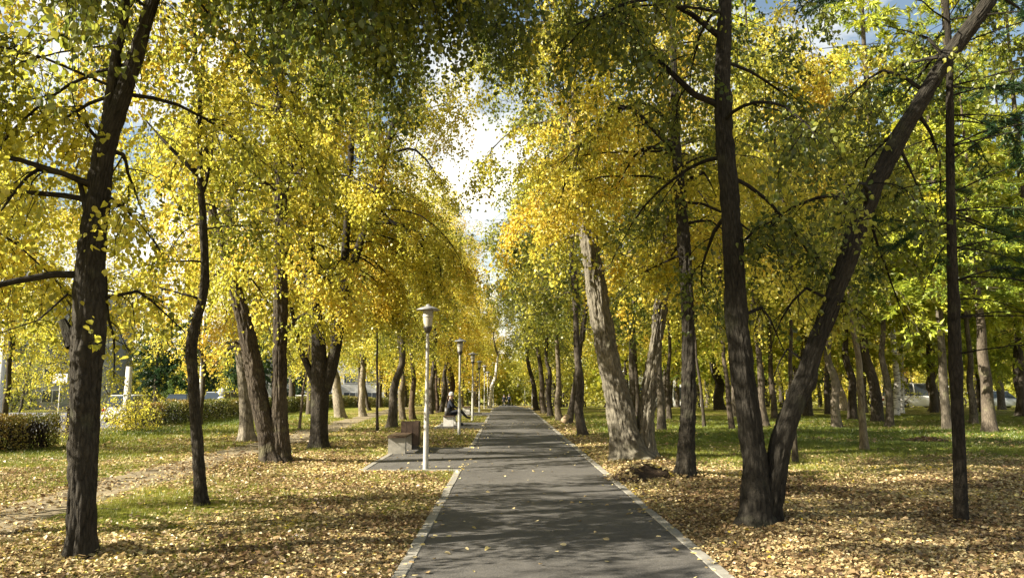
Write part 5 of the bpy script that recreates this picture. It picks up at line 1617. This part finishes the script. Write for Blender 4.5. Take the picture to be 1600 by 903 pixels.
# ------------------------------------------------------------------ sky, sun, camera
w = bpy.data.worlds.new('World'); SC.world = w; w.use_nodes = True
N = NT(w.node_tree); w.node_tree.nodes.clear()
SUN_EL = math.radians(31); SUN_AZ = math.atan2(-0.95, -0.28)
out = N.n('OutputWorld'); bg = N.n('Background'); bg.inputs[1].default_value = 0.05
sky = N.n('TexSky', sky_type='NISHITA'); sky.sun_disc = False; sky.sun_elevation = SUN_EL; sky.sun_rotation = SUN_AZ % (2 * PI)
sky.air_density = 1.0; sky.dust_density = 1.2; sky.ozone_density = 1.0
tc = N.n('TexCoord').outputs['Generated']
cl = N.noise(N.mapping(tc, (1.6, 1.6, 4.2)), 1.5, 7, 0.58, 0.4)
sep = N.n('SeparateXYZ'); N.l(tc, sep.inputs[0])
cl = N.math('ADD', cl, N.math('MULTIPLY', N.math('SUBTRACT', 0.42, sep.outputs[2]), 0.35))
f = N.ramp(cl, [(0.50, (0, 0, 0)), (0.68, (1, 1, 1))])
mx = N.mix(N.math('MULTIPLY', f, 0.9), sky.outputs[0], (11.0, 11.0, 11.0))
N.l(N.mix(1.0, mx, (1.15, 1.06, 0.90), 'MULTIPLY'), bg.inputs[0]); N.l(bg.outputs[0], out.inputs[0])

ld = bpy.data.lights.new('sun', 'SUN'); ld.energy = 5.0; ld.angle = math.radians(0.5); ld.color = (1.0, 0.92, 0.77)
so = bpy.data.objects.new('sun', ld); COL.objects.link(so)
to_sun = Vector((math.sin(SUN_AZ) * math.cos(SUN_EL), math.cos(SUN_AZ) * math.cos(SUN_EL), math.sin(SUN_EL)))
so.rotation_euler = to_sun.to_track_quat('Z', 'Y').to_euler()
so.location = (-30, -10, 30)

cd = bpy.data.cameras.new('camera'); co = bpy.data.objects.new('camera', cd); COL.objects.link(co)
cd.sensor_width = 36; cd.lens = F / 1600 * 36; cd.clip_end = 3000; cd.clip_start = 0.05
mw = Matrix(((RIGHT[0], UP[0], -FWD[0], CAM[0]), (RIGHT[1], UP[1], -FWD[1], CAM[1]), (RIGHT[2], UP[2], -FWD[2], CAM[2]), (0, 0, 0, 1)))
co.matrix_world = mw
SC.camera = co
vs = SC.view_settings
vs.view_transform = 'Standard'; vs.look = 'None'; vs.gamma = 1; vs.use_curve_mapping = False; vs.exposure = 1.95
cy = SC.cycles
cy.max_bounces = 7; cy.diffuse_bounces = 4; cy.transmission_bounces = 4; cy.glossy_bounces = 2; cy.transparent_max_bounces = 4
cy.sample_clamp_indirect = 6; cy.use_denoising = True
cy.caustics_reflective = False; cy.caustics_refractive = False
